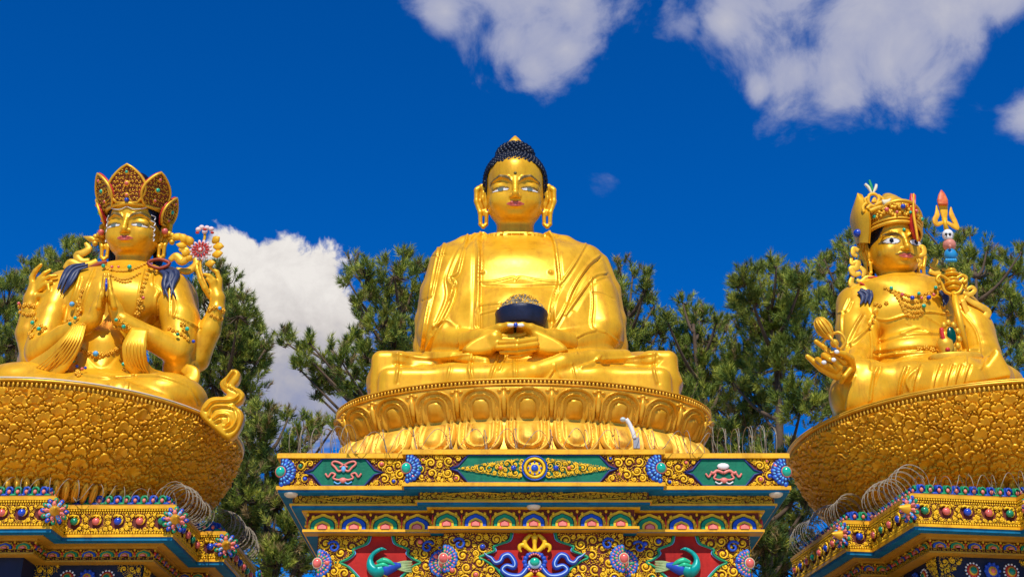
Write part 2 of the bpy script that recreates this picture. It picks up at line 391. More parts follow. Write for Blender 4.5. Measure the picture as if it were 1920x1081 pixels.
        for a in range(8):
            for b in range(a+1, 8):
                if np.abs(off[a]-off[b]).sum() != 1: continue
                m = (cv[:, a] < 0) != (cv[:, b] < 0); t = cv[m, a]/(cv[m, a]-cv[m, b])
                acc[m] += off[a]+t[:, None]*(off[b]-off[a]); cnt[m] += 1
        V = s.lo+(ijk+acc/cnt[:, None])*s.h
        Q = []
        for ax in range(3):
            o1, o2 = [q for q in range(3) if q != ax]
            A = np.take(ins, range(g.shape[ax]-1), ax); B = np.take(ins, range(1, g.shape[ax]), ax)
            ch = np.argwhere(A != B); ok = (ch[:, o1] > 0) & (ch[:, o2] > 0) & (ch[:, o1] < g.shape[o1]-1) & (ch[:, o2] < g.shape[o2]-1); ch = ch[ok]
            pos = A[tuple(ch.T)]
            def cell(d1, d2):
                q = ch.copy(); q[:, o1] -= d1; q[:, o2] -= d2; return idx[tuple(q.T)]
            q = np.stack([cell(1, 1), cell(0, 1), cell(0, 0), cell(1, 0)], 1)
            flip = pos if ax != 1 else ~pos
            q[~flip] = q[~flip][:, ::-1]; Q.append(q)
        Q = np.concatenate(Q); Q = Q[(Q >= 0).all(1)]
        return V, Q
def vnormals(V, Q):
    n = np.cross(V[Q[:, 2]]-V[Q[:, 0]], V[Q[:, 3]]-V[Q[:, 1]]); N = np.zeros_like(V)
    for i in range(4): np.add.at(N, Q[:, i], n)
    return N/(np.linalg.norm(N, axis=1)[:, None]+1e-12)
def relax(V, Q, it=2, f=.5):
    e = np.concatenate([Q[:, [0, 1]], Q[:, [1, 2]], Q[:, [2, 3]], Q[:, [3, 0]]])
    cnt = np.bincount(e[:, 0], minlength=len(V)).astype(float)
    for _ in range(it):
        A = np.stack([np.bincount(e[:, 0], V[e[:, 1], i], len(V)) for i in range(3)], 1)/np.maximum(cnt, 1)[:, None]
        V = V+(A-V)*f
    return V
def segdist(x, y, pl):
    """distance and signed side of points to a polyline, memory friendly"""
    best = np.full(x.shape, 1e9); side = np.zeros(x.shape)
    for (ax, ay), (bx, by) in zip(pl[:-1], pl[1:]):
        dx, dy = bx-ax, by-ay; L = dx*dx+dy*dy+1e-9
        t = np.clip(((x-ax)*dx+(y-ay)*dy)/L, 0, 1); ex, ey = x-ax-t*dx, y-ay-t*dy
        d = np.hypot(ex, ey); m = d < best; best = np.where(m, d, best); side = np.where(m, np.sign(dx*ey-dy*ex), side)
    return best, side
def inpoly(x, y, poly):
    r = np.zeros(x.shape, bool); n = len(poly)
    for i in range(n):
        x0, y0 = poly[i]; x1, y1 = poly[(i+1) % n]
        if y0 == y1: continue
        c = ((y0 > y) != (y1 > y)) & (x < (x1-x0)*(y-y0)/(y1-y0)+x0); r ^= c
    return r
class Surf:
    def __init__(s, sdf, sm=2): s.V, s.Q = sdf.mesh(); s.V = relax(s.V, s.Q, sm); s.up()
    def up(s):
        s.N = vnormals(s.V, s.Q); s.x, s.y = proj(s.V)
        s.face = (s.N*s.V).sum(1)/np.linalg.norm(s.V, axis=1) < .05
    def stroke(s, pts, h, w, ylim=None, step=0., n=5, ends=True):
        """ridge (h>0) or groove (h<0) carved along a line on the front of the figure; step: raises the right-hand side"""
        pl = cr(pts, n); w3 = w*3 if not step else w*7
        m = (s.x > pl[:, 0].min()-w3) & (s.x < pl[:, 0].max()+w3) & (s.y > pl[:, 1].min()-w3) & (s.y < pl[:, 1].max()+w3) & s.face
        if ylim: m &= (s.V[:, 1] > ylim[0]) & (s.V[:, 1] < ylim[1])
        i = np.where(m)[0]
        if not len(i): return
        d, sd_ = segdist(s.x[i], s.y[i], pl)
        a = h*np.exp(-(d/w)**2)
        if step: a = a+step*np.exp(-(d/(w*3))**2)*np.clip(sd_*d/(w*.7), -1, 1)*.5
        s.V[i] += s.N[i]*a[:, None]; s.x[i], s.y[i] = proj(s.V[i])
    def poly(s, pts, h, soft=2., ylim=None, n=5):
        pl = cr(pts, n, True); pc = np.concatenate([pl, pl[:1]])
        m = (s.x > pl[:, 0].min()) & (s.x < pl[:, 0].max()) & (s.y > pl[:, 1].min()) & (s.y < pl[:, 1].max()) & s.face
        if ylim: m &= (s.V[:, 1] > ylim[0]) & (s.V[:, 1] < ylim[1])
        i = np.where(m)[0]; i = i[inpoly(s.x[i], s.y[i], pl)]
        d, _ = segdist(s.x[i], s.y[i], pc)
        s.V[i] += s.N[i]*(h*np.clip(d/soft, 0, 1))[:, None]
    def hit(s, x, y, r=2.2, ylim=None):
        for _ in range(4):
            m = (np.abs(s.x-x) < r) & (np.abs(s.y-y) < r) & s.face
            if ylim: m &= (s.V[:, 1] > ylim[0]) & (s.V[:, 1] < ylim[1])
            i = np.where(m)[0]
            if len(i): break
            r *= 2
        if not len(i): return P(x, y, s.V[:, 1].mean()), np.array((0, -1., 0))
        dist = np.linalg.norm(s.V[i], axis=1); j = i[dist < dist.min()+.08]
        c = s.V[j].mean(0); nn = s.N[j].mean(0)
        d = np.array(px_dir(x, y)); Y = c[1]; q = P(x, y, Y); return q, nn/(np.linalg.norm(nn)+1e-9)
    def patch(s, mask_fn, off=.004):
        c = s.V[s.Q].mean(1); m = mask_fn(c, s.N[s.Q].mean(1)); q = s.Q[m]
        u, inv = np.unique(q.ravel(), return_inverse=True)
        return s.V[u]+s.N[u]*off, inv.reshape(-1, 4)
    def pxpatch(s, pts, off=.006, ylim=None, n=5):
        pl = cr(pts, n, True)
        def f(c, nn):
            x, y = proj(c); m = inpoly(x, y, pl) & ((nn*c).sum(1) < 0)
            if ylim: m &= (c[:, 1] > ylim[0]) & (c[:, 1] < ylim[1])
            return m
        return s.patch(f, off)
# ------------------------------------------------------------------ ground
g = MB(); gv = [[-900, -300, 0], [900, -300, 0], [900, 1500, 0], [-900, 1500, 0]]
g.add(np.array(gv)+[0, 0, -1.6], [[0, 1, 2, 3]], smooth=False)
tag(g.build('ground', mat('stone_paving', (.60, .49, .35), .8, 0, .2, .2, 3, .4)), kind='structure')
# ------------------------------------------------------------------ plans of the stepped pedestals
def frame(p, q):
    """wall frame on the plan edge p->q (counter-clockwise plan seen from above): origin, along, up, outward"""
    p = np.array((*p, 0.)); q = np.array((*q, 0.)); L = np.linalg.norm(q-p); U = (q-p)/L
    return p, U, np.array((0, 0, 1.)), np.array((U[1], -U[0], 0.)), L
def plan(half, c, yaw):
    """half: right-hand corners from the front centre to the back; mirrored"""
    pts = half+[(-x, y) for x, y in half[::-1]]
    ca, sa = cos(yaw), sin(yaw)
    return [(c[0]+x*ca-y*sa, c[1]+x*sa+y*ca) for x, y in pts]
def inset(pl, r):
    n = len(pl); out = []
    for i in range(n):
        p0, p1, p2 = map(np.array, (pl[i-1], pl[i], pl[(i+1) % n]))
        d1 = (p1-p0)/np.linalg.norm(p1-p0); d2 = (p2-p1)/np.linalg.norm(p2-p1)
        n1 = np.array((-d1[1], d1[0])); n2 = np.array((-d2[1], d2[0]))
        out.append(tuple(p1+(n1+n2)*r/(1+n1@n2)))
    return out
def slab(mb, pl, r, z0, z1):
    O = np.zeros(3); mb.prism(inset(pl, r), (O, np.array((1., 0, 0)), np.array((0, 1., 0)), np.array((0, 0, 1.))), z0, z1)
def onf(fr, a, b, d=0.): return fr[0]+fr[1]*a+fr[2]*b+fr[3]*d
def axes(fr): return np.array([fr[1], fr[2], fr[3]])
rng = random.Random(7)
def spiral(mb, fr, a, b, r, w, d=.02, turns=1.35, ph=0., dr=1, n=5):
    k = int(11*turns)+3; t = np.linspace(0, 1, k); th = ph+dr*turns*2*pi*t; rr = r*(1-.82*t)
    pts = fr[0]+fr[1]*(a+rr*np.cos(th))[:, None]+fr[2]*(b+rr*np.sin(th))[:, None]+fr[3]*(d+.4*w*t)[:, None]
    mb.tube(pts, w*(1-.25*t), n)
def scrolls(mb, fr, inside, box, rmin, rmax, w, d=.02, n=900, gems=None, gap=1.0, gem_p=.3, bead=True):
    """packs scrolled tendrils, leaf curls and beads into the region"""
    cs = []
    for k in range(n):
        f = k/n; r = rmax*(1-f)+rmin*f
        a = rng.uniform(box[0], box[1]); b = rng.uniform(box[2], box[3])
        if not inside(a, b, r): continue
        if any((a-x)**2+(b-y)**2 < (gap*(r+q))**2 for x, y, q in cs): continue
        cs.append((a, b, r))
        spiral(mb, fr, a, b, r*.92, w*(.7+.3*r/rmax), d, rng.uniform(1.1, 1.6), rng.uniform(0, 6.3), rng.choice((1, -1)))
        if gems is not None and r > rmin*1.7 and rng.random() < gem_p: gems.append((a, b, r*.42))
        else: mb.ball(onf(fr, a, b, d+w*.5), (r*.34, r*.34, r*.3), axes(fr), 7, 4)
    if bead:
        for k in range(n*2):
            r = rmin*.42; a = rng.uniform(box[0], box[1]); b = rng.uniform(box[2], box[3])
            if not inside(a, b, r): continue
            if any((a-x)**2+(b-y)**2 < (.9*(r+q))**2 for x, y, q in cs): continue
            cs.append((a, b, r)); mb.ball(onf(fr, a, b, d), (r*1.25, r*.9, r*.9), axes(fr), 6, 4)
def beads(mb, fr, a0, a1, b, r, step, d=0.):
    for a in np.arange(a0+step/2, a1, step): mb.ball(onf(fr, a, b, d), r, None, 6, 4)
def arch_outline(w, h, n=9, cusp=True):
    t = np.linspace(0, pi, n*2); x = -w/2*np.cos(t); y = h*.30+h*.60*np.sin(t)
    if cusp: y = y+h*.10*np.exp(-(x/(w*.09))**2)
    return [(-w/2, 0)]+list(zip(x, y))+[(w/2, 0)]
NM = {'hood': SCRG, 'dark': BLACKM, 'royal': ROYAL, 'green': GREENB, 'red': REDP, 'heart': PINK}
def niche(par, fr, a, b, w, h, col, hood=None):
    """leaf niche of the cornice: gold hood, coloured arch, gold arch, coral heart"""
    M = MMB({**NM, "hood": hood or SCRG})
    for s_, dd, mb in ((1., .02, M['hood']), (.80, .04, M['dark']), (.74, .055, M[col]), (.50, .07, M['hood']), (.34, .085, M['red']), (.26, .1, M['heart'])):
        pl = [(a+x*s_, b+y*(s_*.96+.02)) for x, y in arch_outline(w, h)]
        mb.prism(pl, fr[:4], 0, dd)
    for sg in (-1, 1):
        for k in range(3): M['hood'].ball(onf(fr, a+sg*w*(.5-.09*k), b+h*(.25+.25*k), .03), (w*.06, h*.12, .025), axes(fr), 6, 4)
    M['red'].ball(onf(fr, a-w/2, b+h*.4, .04), (.02, h*.34, .03), axes(fr), 6, 5); M['hood'].ball(onf(fr, a-w/2, b+h*.88, .04), (.03, .04, .03), axes(fr), 6, 5)
    M.build('leaf_niche', par)
def rosette(par, c, ax, r, cols, half=False, cone=False, mm=None):
    """petalled boss"""
    M = MMB(mm)
    ax = np.asarray(ax); U, Vv, Nn = ax
    rg = (0, 2*pi) if not half else (-pi/2, pi/2)
    for ring, (rr, pr, nn) in enumerate(((.82, .20, 12), (.55, .17, 9))):
        for k in range(nn):
            if half: th = -pi/2+pi*(k+.5)/nn
            else: th = 2*pi*(k+.5*ring)/nn
            if half and ring: nn_ = nn
            e = U*cos(th)+Vv*sin(th); e2 = np.cross(Nn, e)
            M[cols[(k+ring) % 2+ring*2 if len(cols) > 3 else k % 2]].ball(c+e*r*rr+Nn*r*(.08+.1*ring if cone else .02+.05*ring), (r*.24, r*pr*.9, r*(.13 if cone else .06)), (e, e2, Nn), 8, 5)
            M['pinkm'].ball(c+e*r*(rr-.02)+Nn*r*(.17+.1*ring if cone else .07+.05*ring), (r*.10, r*.07, r*(.1 if cone else .05)), (e, e2, Nn), 6, 4)
    if cone:
        t = np.linspace(0, 1, 6); M['cone'].tube(c+Nn*(r*(.1+1.0*t))[:, None], r*(.42*(1-t)+.05), 12)
    else:
        M['ringm'].ball(c+Nn*.02, (r*.38, r*.42, r*.2), ax, 14, 6); M['gemm'].ball(c+Nn*r*.12, (r*.32, r*.36, r*.26), ax, 14, 7)
    M.build('rosette', par)

# ------------------------------------------------------------------ centre pedestal
CX = .43
CPL = plan([(2.6, -3.25), (2.6, -3.0), (5.13, -3.0), (5.13, 3.2)], (CX, 28.75), 0)
ped = thing('temple_pedestal', 'central painted pedestal with green wheel panel and two peacocks on red', 'pedestal', (CX, 28.75, -1.6), 'ornate pedestals of the three statues')
def gemparts(lst, fr, parent, d=.05, ms=(PINKG, BLUEG, PINKG, GREENG)):
    for i, (a, b, r) in enumerate(lst):
        m = MB(); m.ball(onf(fr, a, b, d), (r*1.1, r, r*.8), axes(fr), 10, 6); m.build('gem', ms[rng.randrange(len(ms))], parent)
def edges(pl, want):
    n = len(pl); return [frame(pl[i], pl[(i+1) % n]) for i in want]
# order of CPL: 0 front-mid right corner ... mirrored end 7 front-mid left corner; edge 7->0 is the middle front
b = MB(); slab(b, CPL, .80, -1.6, 6.9); b.build('wall', REDW, ped)
b = MB(); slab(b, CPL, .06, 7.56, 8.20); b.build('frieze_ground', MAROON, ped)
b = MB(); slab(b, CPL, -.02, 8.19, 8.285); slab(b, CPL, 0, 7.545, 7.62); slab(b, CPL, .50, 6.82, 6.87); slab(b, CPL, .25, 7.295, 7.33); slab(b, CPL, .47, 7.225, 7.262); b.build('yellow_moulding', YEL, ped)
b = MB(); slab(b, CPL, .035, 7.50, 7.548); slab(b, CPL, .29, 7.25, 7.30); b.build('blue_soffit', BLUE, ped)
b = MB(); slab(b, CPL, .53, 6.809, 6.823); b.build('blue_soffit', BLUE, ped)
for i_, j_ in ((7, 0), (5, 6), (1, 2)):
    q_ = inset(CPL, .53); f_ = frame(q_[i_], q_[j_]); b = MB(); b.prism([(.004, 6.803), (f_[4]-.004, 6.803), (f_[4]-.004, 6.806), (.004, 6.806)], f_[:4], -.262, -.003); b.build('ochre_soffit', YELD, ped)
b = MB(); slab(b, CPL, .31, 7.32, 7.505); slab(b, CPL, .58, 6.86, 7.23); b.build('recess_ground', MAROON, ped)
b = MB(); slab(b, CPL, -.0, 8.27, 8.30); b.build('ledge_top', YELD, ped)
G1, G2, G3, GG, BOR, BORW, WHI = MB(), MB(), MB(), MB(), MB(), MB(), MB()
RSM = {'royal': ROYAL, 'navy': NAVY, 'pinkm': LBLUE, 'ringm': PINK, 'gemm': TEAL}
gl = []
f_mid = frame(inset(CPL, .06)[7], inset(CPL, .06)[0]); f_l = frame(inset(CPL, .06)[5], inset(CPL, .06)[6]); f_r = frame(inset(CPL, .06)[1], inset(CPL, .06)[2])
Zf0, Zf1 = 7.62, 8.19; zm = (Zf0+Zf1)/2; hh = (Zf1-Zf0)/2
def cart(L, hw, tip):      # pointed cartouche outline
    m = L/2; return [(m-hw-tip, zm), (m-hw-tip*.55, zm+.05), (m-hw-tip*.3, zm+hh*.55), (m-hw, zm+hh), (m+hw, zm+hh), (m+hw+tip*.3, zm+hh*.55), (m+hw+tip*.55, zm+.05), (m+hw+tip, zm), (m+hw+tip*.55, zm-.05), (m+hw+tip*.3, zm-hh*.55), (m+hw, zm-hh), (m-hw, zm-hh), (m-hw-tip*.3, zm-hh*.55), (m-hw-tip*.55, zm-.05)]
def emb_frieze(fr, hw, tip):
    L = fr[4]; c = cart(L, hw, tip)
    GG.prism(c, fr[:4], 0, .025)
    p = np.array(c+c[:1]); BOR.tube(fr[0]+p[:, :1]*fr[1]+p[:, 1:]*fr[2]+fr[3]*.03, .022, 6)
    def ins(a, b_, r):
        if not (.02+r < a < L-.02-r and Zf0+r < b_ < Zf1-r): return False
        # outside the cartouche and off the rosettes
        t = abs(a-L/2); lim = hw+tip*(1-abs(b_-zm)/hh)+.03+r
        if t < lim: return False
        return True
    gs = []
    scrolls(G1, fr, ins, (0, L, Zf0, Zf1), .03, .105, .021, .02, 3600, gs, gap=.95)
    gemparts(gs, fr, ped)
    return L
for fr, hw, tip in ((f_mid, 1.30, .36), (f_l, .42, .36), (f_r, .42, .36)): emb_frieze(fr, hw, tip)
# rosettes at the junctions (halves)
for fr, ends_ in ((f_mid, (0, 1)), (f_l, (0,)), (f_r, (1,))):
    for e in ends_:
        a = fr[4] if e else 0; U = -fr[1] if e else fr[1]
        rosette(ped, onf(fr, a+(-.01 if e else .01), zm, .05), (U, fr[2], fr[3]), .30, ('royal', 'navy', 'royal', 'navy'), half=True, mm=RSM)
# wheel with two flame tails on the green panel
c = onf(f_mid, f_mid[4]/2+.02, zm, .05); A = axes(f_mid)
whl = MB(); th = np.arange(25)*2*pi/24
ring = lambda r, d: c+A[0]*(r*np.cos(th))[:, None]+A[1]*(r*np.sin(th))[:, None]+A[2]*d
whl.tube(ring(.19, .03)[:-1], .03, 6, closed=True); whl.ball(c, (.17, .17, .02), A, 20, 4); whl.build('wheel', SCRG, ped)
w2 = MB(); w2.tube(ring(.245, .02)[:-1], .018, 6, closed=True); w2.ball(c+A[2]*.03, (.075, .075, .03), A, 12, 5)
for k in range(8): w2.ball(c+(A[0]*cos(k*pi/4)+A[1]*sin(k*pi/4))*.128+A[2]*.02, (.02, .03, .012), A, 6, 4)
w2.build('wheel_rim', ROYAL, ped)
def tail(sg):
    L = 1.28
    def ins(a, b_, r):
        t = (a*sg-.24)/L
        if t < 0 or t > 1: return False
        return abs(b_-zm)+r < .20*(1-t**1.3)+.015 and a*sg > .26
    fr = (onf(f_mid, f_mid[4]/2+.02, 0, .03), *f_mid[1:])
    bx = (.22, L+.25) if sg > 0 else (-L-.25, -.22)
    gs = []
    scrolls(G1, fr, ins, (*bx, zm-.2, zm+.2), .02, .085, .016, .02, 2600, gs, gap=.86)
    for i, (a, r, m) in enumerate(((.42, .055, BLUEG), (.68, .04, PINKG), (.90, .03, GREENG))):
        q = MB(); q.ball(onf(fr, sg*a, zm, .05), (r, r, r*.8), axes(fr), 10, 6); q.build('gem', m, ped)
tail(1); tail(-1)
# the double-fish knot and the parasol in the side cartouches
def knot(fr, parasol=False):
    m = MB(); w = MB(); c0 = fr[4]/2
    def T(pts, r, mb=m): p = np.array(pts, float); q = cr(p, 5); mb.tube(fr[0]+(c0+q[:, :1])*fr[1]+(zm+q[:, 1:])*fr[2]+fr[3]*.05, r, 6)
    for s in (-1, 1):
        if not parasol:
            T([(0, .06), (s*.10, .02), (s*.17, .10), (s*.24, .17), (s*.20, .22), (s*.10, .20), (0, .14), (-s*.08, .10)], .022)
        else:
            T([(0, -.02), (s*.12, .03), (s*.20, -.02), (s*.26, .0)], .03)
        T([(0, -.13), (s*.10, -.16), (s*.2, -.12), (s*.16, -.05), (s*.24, -.02), (s*.30, -.1), (s*.36, -.03)], .02)
        T([(s*.02, -.2), (s*.1, -.24), (s*.18, -.2)], .015, w)
    w.ball(onf(fr, c0, zm+(.12 if parasol else .06), .05), (.13 if parasol else .05, .07, .04), axes(fr), 10, 5)
    m.ball(onf(fr, c0, zm-.17, .05), (.08, .06, .04), axes(fr), 10, 5)
    m.build('emblem', PINK, ped); w.build('emblem_detail', WHITE if parasol else LBLUE, ped)
knot(f_l); knot(f_r, True)
# second frieze (dim, under the soffit): lens cartouches and small scrolls
def frieze2(i, j):
    q = inset(CPL, .31); fr = frame(q[i], q[j]); L = fr[4]; z0, z1 = 7.335, 7.50
    nC = 3 if L > 4 else 1; cs = [L*(k+.5)/nC for k in range(nC)]
    if L > 4: cs = [L*.25, L*.75]
    def ins(a, b_, r): return .02+r < a < L-.02-r and z0+r*.6 < b_ < z1-r*.6
    scrolls(G2, fr, ins, (0, L, z0, z1), .018, .055, .014, .02, 2600, None, gap=.9)
    for x in cs:
        p = np.array([(x-.75, .5), (x-.45, .8), (x, .98), (x+.45, .8), (x+.75, .5), (x+.45, .2), (x, .02), (x-.45, .2), (x-.75, .5)])
        p[:, 1] = z0+p[:, 1]*(z1-z0); G2.tube(fr[0]+p[:, :1]*fr[1]+p[:, 1:]*fr[2]+fr[3]*.04, .012, 5)
for i, j in ((7, 0), (5, 6), (1, 2)): frieze2(i, j)
q = inset(CPL, .31)
for i, j in ((4, 5), (2, 3)):
    fr = frame(q[i], q[j]); scrolls(G2, fr, lambda a, b_, r: .02+r < a < fr[4]-.02-r and 7.335+r < b_ < 7.5-r, (0, fr[4], 7.33, 7.5), .02, .05, .011, .015, 900, None)
# leaf niches of the cornice
q = inset(CPL, .58)
for (i, j) in ((7, 0), (5, 6), (1, 2), (2, 3), (4, 5)):
    fr = frame(q[i], q[j]); L = fr[4]; w = .565; n = max(1, round(L/w)); w = L/n
    for k in range(n): niche(ped, fr, (k+.5)*w, 6.875, w*.98, .345, 'green' if (k+i) % 2 else 'royal')
# spandrels on the red wall
def spandrel(i, j, mid):
    q = inset(CPL, .80); fr = frame(q[i], q[j]); L = fr[4]; z1 = 6.80; z0 = 5.4; c0 = L/2
    zt = 6.30 if mid else 6.26            # height of the side points
    hw = L/2-(.72 if mid else .46); top = L/2-(1.36 if mid else .98)
    # left boundary of the opening from the top, through the side point, to the bottom
    if not mid: top = .24
    B = [(-top, z1), (-top-.06, z1-.16), (-top-.28*(hw-top)/.6-.05, z1-.27), (-(top+hw)/2-.02, z1-.36), (-hw+.14, zt+.07), (-hw, zt), (-hw+.14, zt-.07), (-(top+hw)/2, zt-.2), (-(top+hw)/2+.12, zt-.34), (-top-.1, zt-.5), (-top, z0)]
    Bc = cr(B, 4)
    bx = np.interp(np.linspace(z0, z1, 60), Bc[::-1][:, 1], -Bc[::-1][:, 0])
    zz = np.linspace(z0, z1, 60)
    pan = MB()
    for s in (-1, 1):
        pl = [(c0+s*abs(x), z) for x, z in Bc]+[(c0+s*L/2, z0), (c0+s*L/2, z1)]
        gq = MB(); gq.prism(pl, fr[:4], 0, .03); gq.build('spandrel_ground', MAROON, ped)
        p = np.array([(c0+s*abs(x), z) for x, z in Bc]); BORG.tube(fr[0]+p[:, :1]*fr[1]+p[:, 1:]*fr[2]+fr[3]*.05, .024, 6)
        p = np.array([(c0+s*(abs(x)-.035), z) for x, z in Bc]); WHI.tube(fr[0]+p[:, :1]*fr[1]+p[:, 1:]*fr[2]+fr[3]*.03, .012, 5)
        def ins(a, b_, r, s=s):
            t = (a-c0)*s; return t > np.interp(b_, zz, bx)+r+.03 and t < L/2-r and z0 < b_ < z1-r
        gs = []
        scrolls(G3, fr, ins, ((c0, L) if s > 0 else (0, c0))+(z0, z1), .028, .12, .022, .045, 3000, gs, gem_p=.18, gap=.95)
        gemparts(gs, fr, ped, .08)
        for (a_, b_, r_) in ((hw-.20 if mid else hw-.22, z1-.20, .11), ):
            sp = MB(); spiral(sp, fr, c0+s*(L/2-.32), z1-.24, .13, .03, .09, 1.2, .5 if s > 0 else pi-.5, s); sp.build('blue_curl', ROYAL, ped)
        a_ = c0+s*L/2; rosette(ped, onf(fr, a_-s*.01, zt-.02, .06), (-s*fr[1], fr[2], fr[3]), .28, ('royal', 'lb', 'royal', 'green'), half=True, mm=RPM)
    return fr, zt
RPM = {'royal': ROYAL, 'lb': mat('mid_blue_paint', (.03, .18, .50), .5), 'green': GREENB, 'pinkm': PINK, 'ringm': mat('cream_paint', (.7, .62, .4), .5), 'gemm': PINKG}
G3m, BORG = MB(), MB()
fm, ztm = spandrel(7, 0, True); fl, _ = spandrel(5, 6, False); frr, _ = spandrel(1, 2, False)
q = inset(CPL, .80)
for i, j in ((2, 3), (4, 5)):
    fr = frame(q[i], q[j]); gq = MB(); gq.prism([(0, 5.4), (fr[4], 5.4), (fr[4], 6.8), (0, 6.8)], fr[:4], 0, .02); gq.build('spandrel_ground', MAROON, ped)
    scrolls(G3, fr, lambda a, b_, r: r < a < fr[4]-r and 5.4 < b_ < 6.8-r, (0, 2.5, 5.4, 6.8), .03, .12, .018, .04, 1500, None)
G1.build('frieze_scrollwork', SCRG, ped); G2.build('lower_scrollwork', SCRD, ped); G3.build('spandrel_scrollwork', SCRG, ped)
GG.build('green_cartouche', GREEN, ped); BOR.build('cartouche_border', NAVY, ped); BORG.build('spandrel_border', GREENB, ped); WHI.build('spandrel_white_line', LBLUE, ped)
# crossed-sceptre emblem with blue ribbons
def emblem(fr):
    c0 = fr[4]/2+.02; z = 6.10
    A = axes(fr); g_ = MB(); rib = MB(); riw = MB(); bl = MB(); gm = MB(); pk = MB()
    def T(mb, pts, r, d=.07, flat=1.): p = cr(np.array(pts, float), 6); rr = r if np.isscalar(r) else np.interp(np.linspace(0, 1, len(p)), np.linspace(0, 1, len(r)), r); mb.tube(fr[0]+(c0+p[:, :1])*fr[1]+(z+p[:, 1:])*fr[2]+fr[3]*d, rr, 7)
    T(g_, [(0, .3), (0, .45), (0, .60), (0, .69)], [.05, .04, .07, .015], .1)
    for s in (-1, 1):
        T(g_, [(s*.03, .3), (s*.14, .38), (s*.20, .50), (s*.11, .62), (s*.05, .64)], [.04, .045, .05, .04, .02], .1)
        T(g_, [(s*.16, .38), (s*.22, .44), (s*.29, .42), (s*.30, .35), (s*.26, .30)], [.04, .05, .045, .035, .015], .1)
        T(g_, [(s*.05, -.12), (s*.18, -.22), (s*.26, -.3), (s*.2, -.4)], [.05, .05, .05, .03], .1)
        for k, (mb, w) in enumerate(((rib, .06), (riw, .014))):
            T(mb, [(s*.12, .02), (s*.28, -.16), (s*.5, -.16), (s*.64, -.06), (s*.56, .03), (s*.42, .0), (s*.40, .10), (s*.50, .24), (s*.62, .22), (s*.68, .12), (s*.78, .09), (s*.86, .18), (s*.93, .22), (s*1.0, .28)], [w, w, w, w*.9, w*.8, w, w, w, w, w*.9, w*.8, w*.7, w*.5, .006], .08+.045*k)
        for k in range(5): th = R(-50+25*k); bl.ball(onf(fr, c0+s*cos(th)*.2, z+.1+sin(th)*.17, .1), .052, None, 8, 5)
    for k in range(6): th = R(40+20*k); bl.ball(onf(fr, c0+cos(th)*.17, z+.12+sin(th)*.16, .1), .04, None, 8, 5); pk.ball(onf(fr, c0+cos(th)*.13, z+.12+sin(th)*.13, .14), .022, None, 6, 4); pk.ball(onf(fr, c0+cos(th)*.15, z+.05-sin(th)*.15, .14), .022, None, 6, 4)
    gm.ball(onf(fr, c0, z+.10, .12), (.10, .085, .06), A, 14, 7)
    riw.ball(onf(fr, c0, z+.07, .09), (.14, .11, .05), A, 12, 6)
    g_.build('sceptre', SCRG, ped); rib.build('ribbon', ROYAL, ped); riw.build('ribbon_stripe', mat('pale_blue_paint', (.45, .62, .75), .5), ped); bl.build('lotus_petals', ROYAL, ped); gm.build('jewel', TEAL, ped); pk.build('coral_beads', PINK, ped)  # raised pale blue line along the ribbon and behind the jewel
emblem(fm)
def peacock(fr, s):
    """painted relief bird with its neck towards s"""
    c0 = fr[4]/2-s*.02; z = 6.14
    body, neck, wing, tailm, ft = MB(), MB(), MB(), MB(), MB(); A = axes(fr)
    def T(mb, pts, r, d=.08): p = cr(np.array(pts, float), 6); rr = r if np.isscalar(r) else np.interp(np.linspace(0, 1, len(p)), np.linspace(0, 1, len(r)), r); mb.tube(fr[0]+(c0+s*p[:, :1])*fr[1]+(z+p[:, 1:])*fr[2]+fr[3]*d, rr, 8)
    T(neck, [(-.05, -.02), (.08, -.06), (.19, .02), (.22, .16), (.17, .28), (.07, .36), (.01, .385)], [.12, .13, .10, .06, .045, .04, .035])
    neck.ball(onf(fr, c0+s*.0, z+.385, .09), (.055, .035, .04), A, 10, 6); T(neck, [(-.04, .385), (-.1, .37)], [.02, .004], .09)
    T(body, [(.05, -.04), (-.1, -.02), (-.25, .03), (-.4, .06)], [.10, .13, .10, .05], .07)
    T(wing, [(.08, .1), (-.05, .14), (-.18, .10), (-.28, .04)], [.03, .06, .05, .015], .15)
    T(wing, [(.10, .02), (-.05, .05), (-.2, 0)], [.03, .05, .015], .16)
    for k in range(7): T(tailm, [(-.3, .05+.015*(k-3)), (-.45, .04+.03*(k-3)), (-.62, .03+.035*(k-3))], [.02, .02, .012], .08)
    T(ft, [(-.02, -.1), (-.14, -.2), (-.1, -.34)], .02); T(ft, [(.1, -.12), (.0, -.24), (.06, -.36)], .02)
    o = body.build('peacock_body', ROYAL, ped)
    neck.build('peacock_neck', mat('peacock_teal', (.0, .30, .26), .35, .1, .2, 0, 1, 6), ped); wing.build('peacock_wing', mat('peacock_green', (.02, .45, .22), .35, .1, .25, 0, 1, 9), ped)
    tailm.build('peacock_tail', mat('peacock_tail_paint', (.30, .40, .16), .5, 0, .3, 0, 1, 12), ped); ft.build('peacock_legs', ORN, ped)
peacock(fl, -1); peacock(frr, 1)

for x, y, z in ((CX-4.85, 25.92, 7.49), (CX, 25.93, 7.24), (CX+4.85, 25.92, 7.49)):
    m = MB(); m.lathe((x, y, z), [(.01, -.045), (.10, -.045), (.13, -.02), (.14, .01)], 18); m.build('downlight', mat('cream_plastic', (.62, .54, .40), .5), ped)

